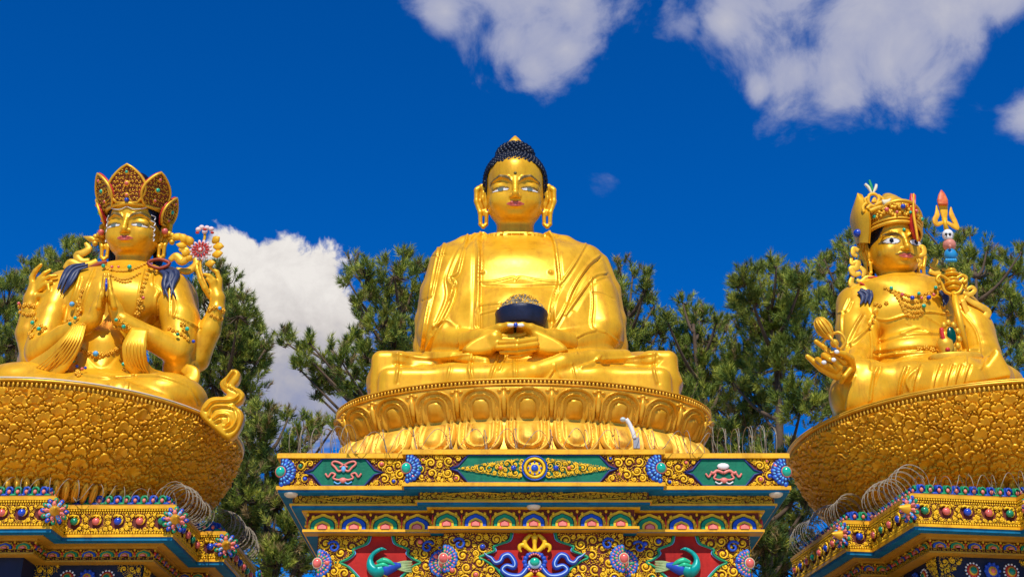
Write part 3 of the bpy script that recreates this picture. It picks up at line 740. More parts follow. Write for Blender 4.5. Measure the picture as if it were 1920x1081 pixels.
# ------------------------------------------------------------------ side pedestals
def side_pedestal(half, c, yaw, label, z0=7.0, sgn=1):
    pl = plan(half, c, yaw); n = len(pl)
    t = thing('temple_pedestal', label, 'pedestal', (c[0], c[1], -1.6), 'ornate pedestals of the three statues')
    S = lambda *a: [slab(mb, pl, r, p, q_) for mb, r, p, q_ in a]
    wall, yel, gr, blu, brn, top = MB(), MB(), MB(), MB(), MB(), MB()
    S((wall, .80, -1.6, z0-.36), (gr, .05, z0+.02, z0+.62), (yel, 0, z0, z0+.055), (yel, .0, z0+.60, z0+.665), (blu, .03, z0-.07, z0+.002), (brn, .26, z0-.09, z0-.0), (brn, .44, z0-.13, z0-.085),
      (gr, .54, z0-.37, z0-.125), (brn, .50, z0-.40, z0-.365), (top, .04, z0+.66, z0+.70))
    wall.build('wall', DARKB, t); yel.build('yellow_moulding', YEL, t); gr.build('frieze_ground', MAROON, t); blu.build('blue_soffit', BLUE, t); brn.build('ochre_moulding', YELD, t); top.build('ledge_top', YELD, t)
    sc, hood = MB(), MB(); key = MB(); col = MB()
    ros = {k: MB() for k in ('royal', 'green', 'lb', 'pink', 'pinkm', 'cone')}
    gp = []
    vis = [i for i in range(n) if (lambda f: (f[3]@(-(f[0]+f[1]*f[4]/2)*np.array((1, 1, 0)))) > 0)(frame(pl[i], pl[(i+1) % n]))]
    for i in vis:
        j = (i+1) % n
        fr = frame(inset(pl, .05)[i], inset(pl, .05)[j]); L = fr[4]; zc = z0+.33
        if L > .2:
            beads(sc, fr, 0, L, z0+.085, .026, .055, .03); beads(sc, fr, 0, L, z0+.57, .026, .055, .03); beads(sc, fr, 0, L, z0+.515, .02, .05, .03)
            ng = max(1, int(L/.40)); w = L/ng
            for k in range(ng):
                a = (k+.5)*w; spiral(sc, fr, a, zc, .15, .026, .035, .8, 2.4, -1); spiral(sc, fr, a+.06, zc+.07, .07, .018, .06, .7, 3.4, -1)
                gp.append((fr, a, zc, .085, (PINKG, GREENG, PINKG, BLUEG)[(k*1+i) % 4]))
            def ins(a, b_, r, w=w, ng=ng, L=L):
                if not (r < a < L-r and z0+.1+r < b_ < z0+.5-r): return False
                k = min(ng-1, int(a/w)); return (a-(k+.5)*w)**2+(b_-zc)**2 > (.15+r)**2
            scrolls(sc, fr, ins, (0, L, z0+.1, z0+.5), .024, .055, .017, .035, int(900*L)+80, None)
        fr = frame(inset(pl, .54)[i], inset(pl, .54)[j]); L = fr[4]
        if L > .1:
            ng = max(1, round(L/.36)); w = L/ng
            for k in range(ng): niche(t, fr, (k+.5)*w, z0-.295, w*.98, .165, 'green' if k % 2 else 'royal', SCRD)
            for k in range(ng*2):
                a = (k+.5)*w/2; u = w*.21
                p = np.array([(-u, .06), (-u, 0), (u, 0), (u, .07), (-u*.3, .07), (-u*.3, .03), (u*.4, .03)]); p[:, 1] += z0-.365
                key.tube(fr[0]+(a+p[:, :1])*fr[1]+p[:, 1:]*fr[2]+fr[3]*.02, .012, 4)
        # crest of small curls on the ledge, set back
        fr = frame(inset(pl, .30)[i], inset(pl, .30)[j]); L = fr[4]
        if L > .3:
            cb = MB(); cb.prism([(0, z0+.7), (L, z0+.7), (L, z0+.78), (0, z0+.78)], fr[:4], -.12, 0); cb.build('crest_base', mat('sea_green_paint', (.04, .25, .2), .5, 0, .3, 0, 1, 6), t)
            ng = round(L/.19); w = L/ng
            for k in range(ng):
                a = (k+.5)*w; q_ = MMB({'g': GREENB if k % 2 else ROYAL, 'b': ROYAL if k % 2 else GREENB, 'p': PINK})
                q_['g'].prism([(a-w*.46+x, z0+.78+y) for x, y in ((0, 0), (0, .15), (w*.15, .19), (w*.6, .19), (w*.9, .14), (w*.92, 0))], fr[:4], -.05, .0)
                spiral(q_['g'], fr, a, z0+.89, .078, .026, .02, .9, -.4, 1)
                q_['p'].ball(onf(fr, a, z0+.85, .03), (.042, .05, .035), axes(fr), 8, 5); q_['b'].ball(onf(fr, a+w/2, z0+.78, .03), (.08, .035, .03), axes(fr), 8, 4)
                q_.build('crest_curl', t)
        # blue wall with medallions between scrolled brackets
        fr = frame(inset(pl, .80)[i], inset(pl, .80)[j]); L = fr[4]
        if L > 1.2:
            ms = [L/2+d_ for d_ in (-.42, 0, .42)]
            for k, a in enumerate(ms):
                cc = onf(fr, a, z0-.68, .02); A = axes(fr); md = MMB({'w': WHITE, 'r': REDP, 'b': ROYAL, 'g': GREENG, 'p': PINKG, 'o': ORN})
                if k == 1:
                    md['b'].ball(cc, (.17, .18, .04), A, 18, 5); md['o'].ball(cc+A[2]*.03, (.10, .105, .03), A, 14, 5); md['p'].ball(cc+A[2]*.05, (.055, .06, .03), A, 10, 5)
                    for q_ in range(10): th = q_*pi/5; md['b'].ball(cc+(A[0]*cos(th)+A[1]*sin(th))*.155+A[2]*.02, .035, None, 8, 5)
                else:
                    md['r'].ball(cc, (.135, .145, .035), A, 18, 5); md['o'].ball(cc+A[2]*.02, (.10, .11, .03), A, 14, 5); md['g'].ball(cc+A[2]*.04, (.075, .08, .03), A, 12, 5)
                    for q_ in range(14): th = q_*pi/7; md['w'].ball(cc+(A[0]*cos(th)+A[1]*sin(th))*.155, .024, None, 7, 4)
                md.build('medallion', t)
            for s_ in (-1, 1):
                def ins(a, b_, r):
                    t = L/2-abs(a-L/2) if (a-L/2)*s_ > 0 else 9
                    zz = (z0-.40-b_); lim = .55-.25*zz if zz < .15 else (.46-.9*(zz-.15) if zz < .36 else .26+.9*(zz-.36))
                    return r < t < lim-r and z0-1.2 < b_ < z0-.40-r
                bx = (L/2, L) if s_ > 0 else (0, L/2)
                scrolls(sc, fr, ins, (*bx, z0-1.2, z0-.4), .02, .075, .016, .03, 900, None)
        # boss at the corner, turned outwards
        f2 = frame(pl[i], pl[j]); f3 = frame(pl[j], pl[(j+1) % n])
        if j in vis or True:
            cross = np.cross(f2[1], f3[1])[2]
            if cross > 0 and f2[4] > .2:
                nn = f2[3]+f3[3]*.35; nn /= np.linalg.norm(nn); U = np.cross((0, 0, 1.), nn)
                rosette(t, np.array((*pl[j], z0+.34))+nn*.04, (U, (0, 0, 1.), nn), .275, ('royal', 'green', 'lb', 'pink'), cone=True, mm={'royal': ROYAL, 'green': GREENB, 'lb': LBLUE, 'pink': PINK, 'pinkm': PINK, 'cone': ORN})
    fr0 = frame(pl[-1], pl[0])
    for (fr, a, b_, r, m) in gp[:90]:
        x = MB(); x.ball(onf(fr, a, b_, .05), (r, r*.95, r*.8), axes(fr), 12, 7); x.build('gem', m, t)
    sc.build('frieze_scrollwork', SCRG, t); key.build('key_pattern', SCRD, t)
    return t, pl
HALF = [(1.3, -3.5), (1.3, -2.8), (3.6, -2.8), (3.6, -.6), (4.2, -.6), (4.2, 2.9)]
pedL, plL = side_pedestal(HALF, (-10.6, 30.2), R(-1), 'blue-walled pedestal with gem frieze and cone bosses, under the praying four armed figure')
pedR, plR = side_pedestal(HALF, (11.3, 29.75), R(8), 'blue-walled pedestal with gem frieze and cone bosses, under the figure with trident staff')

# ------------------------------------------------------------------ centre lotus throne
TX, TY, TA, TB = .26, 28.45, 4.17, 2.42
def throne_pt(th, r, z, ax=None):
    """on the oval: th measured from the front, r = offset outwards"""
    e = np.array((TA*np.sin(th), -TB*np.cos(th))); nrm = np.array((np.sin(th)/TA, -np.cos(th)/TB)); nrm = nrm/np.linalg.norm(nrm, axis=0)
    return np.stack([TX+e[0]+nrm[0]*r, TY+e[1]+nrm[1]*r, np.broadcast_to(z, np.shape(th))], -1)
thr = thing('lotus_throne', 'gold oval lotus throne with two rows of big rounded petals on the central pedestal', 'throne', (TX, TY, 8.29), 'gold thrones of the three statues')
def ovalsurf(mb, prof, n=160):
    th = np.arange(n)*2*pi/n; V = np.concatenate([throne_pt(th, r, z) for r, z in prof]); m = len(prof)
    i = np.arange(m-1)[:, None]; j = np.arange(n)[None]; j2 = (j+1) % n
    mb.add(V, np.stack([i*n+j, i*n+j2, (i+1)*n+j2, (i+1)*n+j], -1).reshape(-1, 4))
m = MB(); ovalsurf(m, [(-2.3, 8.27), (-.0, 8.27), (-.02, 8.5), (-.10, 8.8), (-.22, 9.05), (-.28, 9.18), (-.24, 9.28), (-.10, 9.5), (-.02, 9.72), (.0, 9.86), (-.03, 9.9), (-.03, 9.985), (-.10, 10.01), (-2.3, 10.01)]); m.build('core', GOLDM, thr)
# arc length parametrisation
ths = np.linspace(-pi, pi, 2001); pp = throne_pt(ths, 0., 0.); sl_ = np.concatenate([[0], np.cumsum(np.linalg.norm(np.diff(pp, axis=0), axis=1))]); TL = sl_[-1]
th_of = lambda s: np.interp((s+TL/2) % TL, sl_, ths)
m = MB(); k = int(TL/.085)
for i in range(k):
    th = th_of(i*TL/k); c_ = throne_pt(th, .02, 9.93); m.ball(c_, (.028, .028, .05), None, 6, 5)
ovalsurf(m, [(-.02, 9.865), (.03, 9.87), (.035, 9.885), (-.02, 9.89)]); ovalsurf(m, [(-.02, 9.975), (.045, 9.98), (.05, 10.0), (-.02, 10.01)])
m.build('beaded_rim', GOLDM, thr)
upz, loz = (9.20, 9.84), (8.30, 9.14)
def petal(mb, s0, w, z0, z1, lower, NU=26, NV=26):
    """arched petal with a raised double rim and a bulging heart"""
    u = np.linspace(-1, 1, NU); v = np.linspace(0, 1, NV); U_, V_ = np.meshgrid(u, v)
    # outline: rounded arch
    hwid = np.where(V_ < .45, 1, np.sqrt(np.clip(1-((V_-.45)/.55)**2, 0, 1)))*w/2
    hwid = hwid*(.93+.07*np.sin(pi*np.clip(V_*1.2, 0, 1)))
    s = s0+U_*hwid
    x_ = U_*hwid/(w/2)
    e = 1-np.sqrt(x_**2+np.clip((V_-.45)/.55, 0, 1)**2)
    d = e
    prof = .05+.11*np.exp(-((d-.13)/.07)**2)-.05*np.exp(-((d-.29)/.05)**2)+.13*np.exp(-((d-.44)/.06)**2)-.03*np.exp(-((d-.56)/.04)**2)+.11*np.clip((d-.52)/.3, 0, 1)*(np.sin(pi*np.clip(V_*1.1, 0, 1))**.5)
    prof = prof*np.clip(d/.05, 0, 1)
    if not lower:
        base = -.37+.30*V_**.8; out = .03*V_
        z = z0+V_*(z1-z0)
    else:
        base = -.26+.28*V_**.7; out = .05*V_
        z = z1-V_*(z1-z0)
    r = base+out+prof
    V = throne_pt(th_of(s), r, z).reshape(-1, 3)
    i = np.arange(NV-1)[:, None]; j = np.arange(NU-1)[None]
    Q = np.stack([i*NU+j, i*NU+j+1, (i+1)*NU+j+1, (i+1)*NU+j], -1).reshape(-1, 4)
    mb.add(V, Q if not lower else Q[:, ::-1])
    for k in range(15):       # tiny studs along the outer rim
        t = k/14; ang = pi*t; uu = -cos(ang)*.80; vv = .10+.80*sin(ang)**.8
        hw = (w/2) if vv < .55 else (w/2)*sqrt(max(0, 1-((vv-.55)/.45)**2.2))
        c_ = throne_pt(th_of(s0+uu*w/2*.92), (-.37+.30*vv**.8+.03*vv if not lower else -.26+.28*vv**.7+.05*vv)+.10, z0+vv*(z1-z0) if not lower else z1-vv*(z1-z0)); mb.ball(c_, .013, None, 5, 4)
NP = 21; wp = TL/NP
for i in range(NP):
    s0 = (i)*wp+.07
    th = th_of(s0)
    if abs(th) > 2.2: continue
    m = MB(); petal(m, s0, wp*.97, upz[0], upz[1], False); m.build('upper_petal', GOLDM, thr)
    m = MB(); petal(m, s0, wp*.99, loz[0], loz[1], True); m.build('lower_petal', mat('weathered_gold', (.80, .43, .04), .5, .3, .2, .2, 14, 3, dirt=.5), thr)
for i in range(NP):
    s0 = (i+.5)*wp+.07; th = th_of(s0)
    if abs(th) > 2.2: continue
    m = MB()
    for vz in (0, 1, 2): m.ball(throne_pt(th_of(s0+(vz-1)*.09), -.02, 9.80-abs(vz-1)*.04), (.06, .05, .035), None, 8, 5)
    m.tube(throne_pt(th_of(s0+np.zeros(4)), np.array((-.2, -.12, -.04, .0)), np.array((9.25, 9.4, 9.6, 9.76))), [.03, .05, .06, .02], 6)
    m.build('petal_tip', GOLDM, thr)

# ------------------------------------------------------------------ the two carved shell thrones
def shell(c, Rr, yaw, label, seed, white):
    t = thing('lotus_throne', label, 'throne', (c[0], c[1], 7.7), 'gold thrones of the three statues')
    rg = random.Random(seed)
    prof = [(1.6, 7.66), (2.3, 7.72), (2.75, 7.95), (3.1, 8.2), (3.42, 8.5), (3.68, 8.85), (3.86, 9.2), (3.98, 9.55), (4.04, 9.78), (4.05, 9.86)]
    f = Rr/4.1; prof = [(r*f, z) for r, z in prof]
    m = MB(); m.lathe((c[0], c[1], 0), prof+[((4.06)*f, 9.98), (4.0*f, 10.01), (.1, 10.01)], 160); m.build('core', GOLDD, t)
    pr = np.array(prof); al = np.concatenate([[0], np.cumsum(np.hypot(*np.diff(pr, axis=0).T))]); LL = al[-1]
    m = MB(); n = int(2*pi*Rr/.095)
    for i in range(n):
        a = 2*pi*i/n
        if sin(a) > .35: continue
        m.ball((c[0]+Rr*1.0*cos(a), c[1]+Rr*1.0*sin(a), 9.90), (.03, .03, .07), None, 6, 5)
    m.lathe((c[0], c[1], 0), [(Rr*.99, 9.965), (Rr*1.012, 9.975), (Rr*1.015, 10.01), (Rr*.99, 10.02)], 160)
    m.build('beaded_rim', GOLDM, t)
    m = MB(); m.lathe((c[0], c[1], 0), [(Rr*.99, 10.02), (Rr*1.016, 10.02), (Rr*1.016, 10.05), (Rr*.95, 10.055)], 160); m.build('rim_lip', white, t)
    # cloud-like palmettes in staggered rows, carved as one relief: each fan overlaps the one above
    NA, NS = 980, 230
    aa = np.linspace(-pi/2-1.72, -pi/2+1.72, NA); ss = np.linspace(.12, LL-.02, NS)
    rr_ = np.interp(ss, al, pr[:, 0]); zz_ = np.interp(ss, al, pr[:, 1]); dr_, dz_ = np.gradient(rr_, ss), np.gradient(zz_, ss); dl_ = np.hypot(dr_, dz_); nr_, nz_ = dz_/dl_, -dr_/dl_
    H = np.full((NS, NA), .0); da = aa[1]-aa[0]; ds_ = ss[1]-ss[0]
    s0 = LL-.14; row = 0
    while s0 > .0:
        size = .185+.05*(1-s0/LL); r_ = np.interp(s0, al, pr[:, 0]); n = int(3.44*r_/(size*1.30))
        for i in range(n):
            a0 = aa[0]+3.44*(i+.5*(row % 2)+rg.uniform(-.3, .3))/n; sc_ = s0+rg.uniform(-.07, .07); R0 = size*rg.uniform(.75, 1.3); tl = rg.uniform(-.35, .35); nl_ = rg.choice((3, 5, 5, 7)); hb_ = rg.uniform(.0, .03)
            j0, j1 = max(0, int((a0-R0/r_-aa[0])/da)), min(NA, int((a0+R0/r_-aa[0])/da)+2); k0, k1 = max(0, int((sc_-R0*.6-ss[0])/ds_)), min(NS, int((sc_+R0-ss[0])/ds_)+2)
            if j1 <= j0 or k1 <= k0: continue
            u = (aa[None, j0:j1]-a0)*rr_[k0:k1, None]; v = (ss[k0:k1]-sc_)[:, None]+0*u
            u, v = u*cos(tl)-v*sin(tl), u*sin(tl)+v*cos(tl)
            rho = np.hypot(u, v); th = np.arctan2(u, v); ph = (th+1.95)/3.9*nl_; f1 = np.abs(np.sin(pi*ph))
            Rt = R0*(.74+.26*f1**.55)*(1-.18*np.abs(th)/1.95); q = rho/Rt; ins = (q < 1) & (np.abs(th) < 1.95)
            h = .012+hb_+.105*np.clip(q, 0, 1)**1.1*(.62+.38*f1**.6)*np.clip((1-q)/.13, .25, 1)**.5
            H[k0:k1, j0:j1] = np.where(ins, h, np.where((q < 1.09) & (np.abs(th) < 1.95), np.minimum(H[k0:k1, j0:j1], .0), H[k0:k1, j0:j1]))
        s0 -= size*.62; row += 1
    H = H+.02; Rg = rr_[:, None]+nr_[:, None]*H; V = np.stack([c[0]+Rg*np.cos(aa), c[1]+Rg*np.sin(aa), zz_[:, None]+nz_[:, None]*H], -1).reshape(-1, 3)
    i = np.arange(NS-1)[:, None]; j = np.arange(NA-1)[None]
    m = MB(); m.add(V, np.stack([i*NA+j, i*NA+j+1, (i+1)*NA+j+1, (i+1)*NA+j], -1).reshape(-1, 4)); m.build('carved_clouds', GOLDD, t)
    # upright leaves round the foot
    m = MB()
    for rw, (rr, z0, z1) in enumerate(((2.72, 7.80, 8.28), (2.5, 7.72, 8.12))):
        n = int(2*pi*rr*f/.17)
        for i in range(n):
            a = 2*pi*(i+.5*rw)/n
            if sin(a) > .25: continue
            er = np.array((cos(a), sin(a), 0)); et = np.array((-sin(a), cos(a), 0))
            b0 = np.array((c[0], c[1], z0))+er*(rr*f+.10*(rw == 0)+.14); nn = er*.75-np.array((0, 0, .6)); nn /= np.linalg.norm(nn); up = np.cross(nn, et); up = up if up[2] > 0 else -up
            m.ball(b0+up*(z1-z0)*.45, ((z1-z0)*.55, .08, .05), (up, et, nn), 9, 6)
            m.ball(b0+up*(z1-z0)*.40+nn*.04, ((z1-z0)*.42, .035, .05), (up, et, nn), 8, 5)
    m.build('foot_leaves', GOLDM, t)
    return t
def hypot_(a, b): return sqrt(a*a+b*b)
shell((-10.6, 30.2), 4.12, 0, 'gold cloud-carved throne with a pale rim, under the praying four armed figure', 3, mat('pale_rim_paint', (.62, .50, .36), .6, .1, .12, 0, 1, 5))
shell((11.35, 30.75), 4.60, 0, 'gold cloud-carved throne under the hatted figure with a trident staff', 5, GOLDM)
# ------------------------------------------------------------------ heads
def head_build(c, unit, yaw, pitch, kind):
    """returns V,Q in world coordinates and the local frame; local x: to the right in the picture, y: back, z: up; the face looks to -y"""
    h = .0085*1.75/1.85 if True else .01
    s = SDF((-.62, -.66, -.86), (.62, .62, .66), .0105)
    s.ell((0, .06, .17), (.405, .49, .44), 0)
    s.ell((0, -.02, -.12), (.385, .43, .40), .10)
    s.ell((0, -.10, -.27), (.27, .30, .20), .12)
    for g in (-1, 1):
        s.ell((g*.20, -.26, -.13), (.155, .15, .16), .08)       # cheeks
        s.ell((g*.195, -.325, .030), (.125, .072, .066), .03)      # lids
        s.cap((g*.05, -.455, -.115), (g*.05, -.43, -.11), .031, .026, .02)
        # brows
        s.chain([(( g*.035, -.435, .075), .016), ((g*.11, -.430, .132), .016), ((g*.21, -.39, .152), .016), ((g*.33, -.295, .095), .012)], .03)
        # ear: rim, inner curl, long lobe with a slit
        s.chain([((g*.395, .04, -.10), .03), ((g*.405, .05, .06), .032), ((g*.47, .06, .14), .032), ((g*.545, .05, .09), .034), ((g*.545, .02, -.06), .034), ((g*.49, -.02, -.24), .032), ((g*.485, -.03, -.46), .028), ((g*.445, -.04, -.51), .028), ((g*.405, -.02, -.46), .026), ((g*.40, .0, -.24), .03)], .02)
        s.chain([((g*.41, .03, -.16), .02), ((g*.455, .02, -.02), .022), ((g*.45, .03, .06), .02)], .02)
        s.rbox((g*.465, .07, .0), (.085, .022, .15), .02, .02); s.rbox((g*.45, .055, -.13), (.05, .02, .10), .015, .02)
        s.rbox((g*.428, .01, -.235), (.035, .025, .06), .015, .02)
    s.ell((0, -.05, .33), (.28, .30, .13), .10)                   # forehead
    s.chain([((0, -.425, .10), .030), ((0, -.47, .0), .030), ((0, -.51, -.085), .038), ((0, -.495, -.11), .038)], .035)   # nose
    # mouth
    s.ell((0, -.385, -.235), (.12, .08, .07), .04)
    s.chain([((-.115, -.41, -.222), .010), ((-.05, -.452, -.208), .021), ((0, -.458, -.214), .017), ((.05, -.452, -.208), .021), ((.115, -.41, -.222), .010)], .012)
    s.chain([((-.085, -.425, -.252), .012), ((0, -.453, -.262), .028), ((.085, -.425, -.252), .012)], .012)
    s.ell((0, -.33, -.375), (.105, .085, .07), .06)               # chin
    s.cap((0, .02, -.40), (0, -.06, -.84), .255, .27, .06)          # neck
    if kind == 'guru':
        for g in (-1, 1): s.chain([((g*.015, -.45, -.19), .018), ((g*.08, -.44, -.185), .022), ((g*.15, -.40, -.205), .016), ((g*.19, -.375, -.175), .01)], .02)
    V, Q = s.mesh(); V = relax(V, Q, 2, .4)
    cy, sy_, cx_, sx_ = cos(yaw), sin(yaw), cos(pitch), sin(pitch)
    Mx = np.array(((1, 0, 0), (0, cx_, -sx_), (0, sx_, cx_))); Mz = np.array(((cy, -sy_, 0), (sy_, cy, 0), (0, 0, 1)))
    Rm = Mz@Mx
    def to(L):
        L = np.array(L, float); z = L[..., 2].copy(); L[..., 2] = np.where(z > 0, .92*z, z)-.085*np.exp(-((z+.12)/.30)**2)
        return np.asarray(c)+unit*(L@Rm.T)
    return V, Q, to, Rm
def loc_patch(Vl, Q, to, poly, off=.006, ymax=-.2, n=6, smooth=True):
    pl = cr(poly, n, True) if smooth else np.array(poly); c_ = Vl[Q].mean(1)
    m = inpoly(c_[:, 0], c_[:, 2], pl) & (c_[:, 1] < ymax); q = Q[m]
    u, inv = np.unique(q.ravel(), return_inverse=True); N = vnormals(Vl, Q)
    # snap the outline to the polygon for a clean edge
    return to(Vl[u]+N[u]*off), inv.reshape(-1, 4)
def face_parts(Vl, Q, to, parent, kind):
    def put(name, polys, m, off=.006, **k):
        b = MB()
        for p in polys:
            v, q = loc_patch(Vl, Q, to, p, off, **k); b.add(v, q)
        o = b.build(name, m, parent); return o
    mir = lambda p: [(-x, z) for x, z in p][::-1]
    lip = [(-.12, -.222), (-.07, -.200), (-.03, -.190), (0, -.198), (.03, -.190), (.07, -.202), (.125, -.224), (.07, -.258), (0, -.276), (-.07, -.258)]
    put('lips', [lip], LIP, .006)
    z0 = .012
    if kind == 'guru':
        ew = [(.085, z0), (.13, z0+.034), (.20, z0+.044), (.26, z0+.028), (.315, z0-.004), (.24, z0-.028), (.14, z0-.030)]
        ln = [(.07, z0), (.12, z0+.046), (.20, z0+.060), (.28, z0+.040), (.345, z0-.004), (.24, z0-.040), (.14, z0-.042)]
        ir = [(.205+.034*cos(t), z0+.010+.034*sin(t)) for t in np.arange(8)*pi/4]
    else:
        z0 = -.006
        ew = [(.09, z0-.006), (.13, z0+.006), (.20, z0+.006), (.26, z0-.006), (.31, z0-.028), (.25, z0-.030), (.18, z0-.022), (.12, z0-.018)]
        ln = [(.07, z0-.002), (.12, z0+.024), (.20, z0+.030), (.28, z0+.012), (.345, z0-.034), (.27, z0+.000), (.20, z0+.012), (.12, z0+.008)]
        ir = [(.165, z0+.014), (.20, z0+.016), (.235, z0+.012), (.23, z0-.024), (.20, z0-.024), (.17, z0-.022)]
    eo = put('eyes', [ew, mir(ew)], EYEW, .006)
    put('eyelid_lines', [ln, mir(ln)], BROWM, .004 if kind == 'guru' else .008)
    put('irises', [ir, mir(ir)], BLACKM if kind == 'guru' else mat('iris_grey', (.12, .16, .14), .4, 0, .1, 0, 1, 5), .010)
    br = [(.035, .070), (.10, .142), (.20, .168), (.30, .140), (.37, .065), (.29, .118), (.20, .143), (.11, .115)]
    if kind == 'guru': br = [(.03, .060), (.10, .115), (.20, .135), (.33, .115), (.20, .105), (.10, .09)]
    put('brows', [br, mir(br)], BROWM, .007)
def boxd(s, c, r, rad):
    sl = s._box(np.array(c)-r, np.array(c)+r, s.h*3); X, Y, Z = s._xyz(sl); a, b, c_ = np.abs(X-c[0])-r[0]+rad, np.abs(Y-c[1])-r[1]+rad, np.abs(Z-c[2])-r[2]+rad
    d = np.sqrt(np.maximum(a, 0)**2+np.maximum(b, 0)**2+np.maximum(c_, 0)**2)+np.minimum(np.maximum(a, np.maximum(b, c_)), 0)-rad
    return sl, d.astype(np.float32)
def hair_cap(to, kind):
    c = SDF((-.6, -.7, -.85), (.6, .75, 1.0), .02)
    c.ell((0, .08, .18), (.435, .50, .455), 0)
    if kind == 'buddha':
        c.ell((0, .06, .56), (.26, .27, .22), .08); w = (.395, .6, .385)
    elif kind == 'crowned': w = (.385, .6, .34); c.ell((0, .08, .70), (.2, .2, .3), .1)
    else: w = (.375, .6, .30)
    if kind != 'buddha':
        for g in (-1, 1): c.chain([((g*.36, .16, .0), .12), ((g*.36, .18, -.35), .09), ((g*.34, .08, -.72), .06)], .06)
    if kind == 'buddha': c.rbox((0, -.55, -.08), (.40, .62, .46), .17, .0) if False else c._put(*boxd(c, (0, -.55, -.08), (.395, .62, .455), .18), 0, True)
    else: c.ell((0, -.52, -.02), w, .0, sub=True)
    pass; c.rbox((0, -.55, -.45), (.40, .62, .45), .02, .0) if False else None
    c.cap((0, -.42, -.02), (0, -.42, -.6), .38, .38, .02, sub=True)
    V, Q = c.mesh(); return relax(V, Q, 2), Q
def make_head(c, unit, yaw, pitch, kind, parent):
    Vl, Q, to, Rm = head_build(c, unit, yaw, pitch, kind)
    face_parts(Vl, Q, to, parent, kind)
    return to(Vl), Q, to, Rm, Vl

# ------------------------------------------------------------------ centre figure
def C_(x, y, Y, r): return (P(x, y, Y), r*mpp(x, y, Y))
def lofts(s, rows, k=.08, e=2.4):
    """rows: photo y, left x, right x, depth of centre, half depth"""
    out = []
    for y, xl, xr, Y, ry in rows:
        a, b_ = P(xl, y, Y), P(xr, y, Y); out.append((a[2], (a[0]+b_[0])/2, Y, (b_[0]-a[0])/2, ry))
    s.loft(out, k, e)
bud = thing('statue', 'seated gold figure with tight dark blue curls, holding a dark blue bowl in its lap', 'statue', (.28, 28.9, 10.0), 'seated gold statues')
s = SDF((-3.6, 26.2, 9.85), (4.0, 31.0, 15.6), .024)
# robe and torso
lofts(s, [(690, 800, 1160, 29.0, 1.15), (640, 790, 1160, 29.0, 1.12), (580, 806, 1148, 29.1, 1.05), (520, 818, 1130, 29.25, 1.0), (495, 822, 1122, 29.4, .92), (478, 836, 1106, 29.5, .74), (462, 868, 1068, 29.6, .56), (448, 905, 1028, 29.65, .42)], 0, 2.6)
s.ell(P(968, 512, 28.8), (1.05, .50, .58), .25)                       # chest
s.ell(P(967, 600, 28.5), (1.15, .75, .85), .30)                       # belly
for sg, sh, el, wr in ((-1, (845, 497), (822, 625), (925, 640)), (1, (1095, 497), (1130, 620), (1012, 640))):
    s.chain([C_(*sh, 29.3, 40), C_((sh[0]+el[0])/2+sg*2, 560, 28.95, 42), C_(*el, 28.6, 40)], .12)
    s.chain([C_(el[0]-sg*6, el[1]+12, 28.5, 30), C_((el[0]*.5+wr[0]*.5), 643, 28.1, 25), C_(wr[0]+sg*25, 641, 27.8, 19)], .06)
    s.chain([C_(966+sg*62, 447, 29.55, 13), C_(966+sg*92, 462, 29.45, 20), C_(966+sg*118-(sg < 0)*2, 482, 29.35, 28)], .08)
    # hanging robe edge at the outside of the arm
    s.chain([C_(el[0]-sg*2, 492, 29.25, 14), C_(el[0]+sg*14, 545, 29.2, 19), C_(el[0]+sg*23, 600, 29.0, 20), C_(el[0]+sg*24, 650, 28.9, 22), C_(el[0]+sg*22, 690, 28.8, 24)], .10)
# lap and legs
s.ell(P(985, 715, 28.6)+np.array((0, 0, .05)), (3.1, 1.25, .62), .1)
for sg, kx in ((-1, 735), (1, 1232)):
    s.chain([(P(984+sg*60, 712, 28.6), .5), (P(kx-sg*30, 706, 28.35), .50), (P(kx, 712, 28.2), .48)], .22, 1.25)
    s.rbox(P(kx+sg*2, 722, 28.0), (.42, .62, .66), .22, .16)
s.extr([(698, 724), (703, 690), (712, 676), (742, 662), (800, 664), (860, 670), (860, 730), (700, 730)], 27.55, 28.6, .10, .12, 27.6, 2)
s.extr([(1110, 730), (1110, 672), (1170, 668), (1228, 663), (1256, 680), (1268, 700), (1272, 726)], 27.55, 28.6, .10, .12, 27.6, 2)
s.chain([(P(720, 718, 27.9), .40), (P(850, 716, 27.35), .40), (P(985, 714, 27.1), .40), (P(1110, 716, 27.3), .40), (P(1245, 720, 27.9), .40)], .12)
s.rbox(P(984, 745, 27.7), (3.2, .75, .5), .25, .15)
# crossed shin and foot lying on top
s.chain([C_(960, 705, 26.85, 13), C_(1000, 700, 26.85, 20), C_(1055, 682, 27.0, 20), C_(1110, 672, 27.3, 18), C_(1170, 672, 27.8, 18)], .05)
s.chain([C_(910, 678, 27.2, 9), C_(850, 668, 27.4, 10), C_(800, 668, 27.7, 10)], .05)
S = Surf(s, 3)
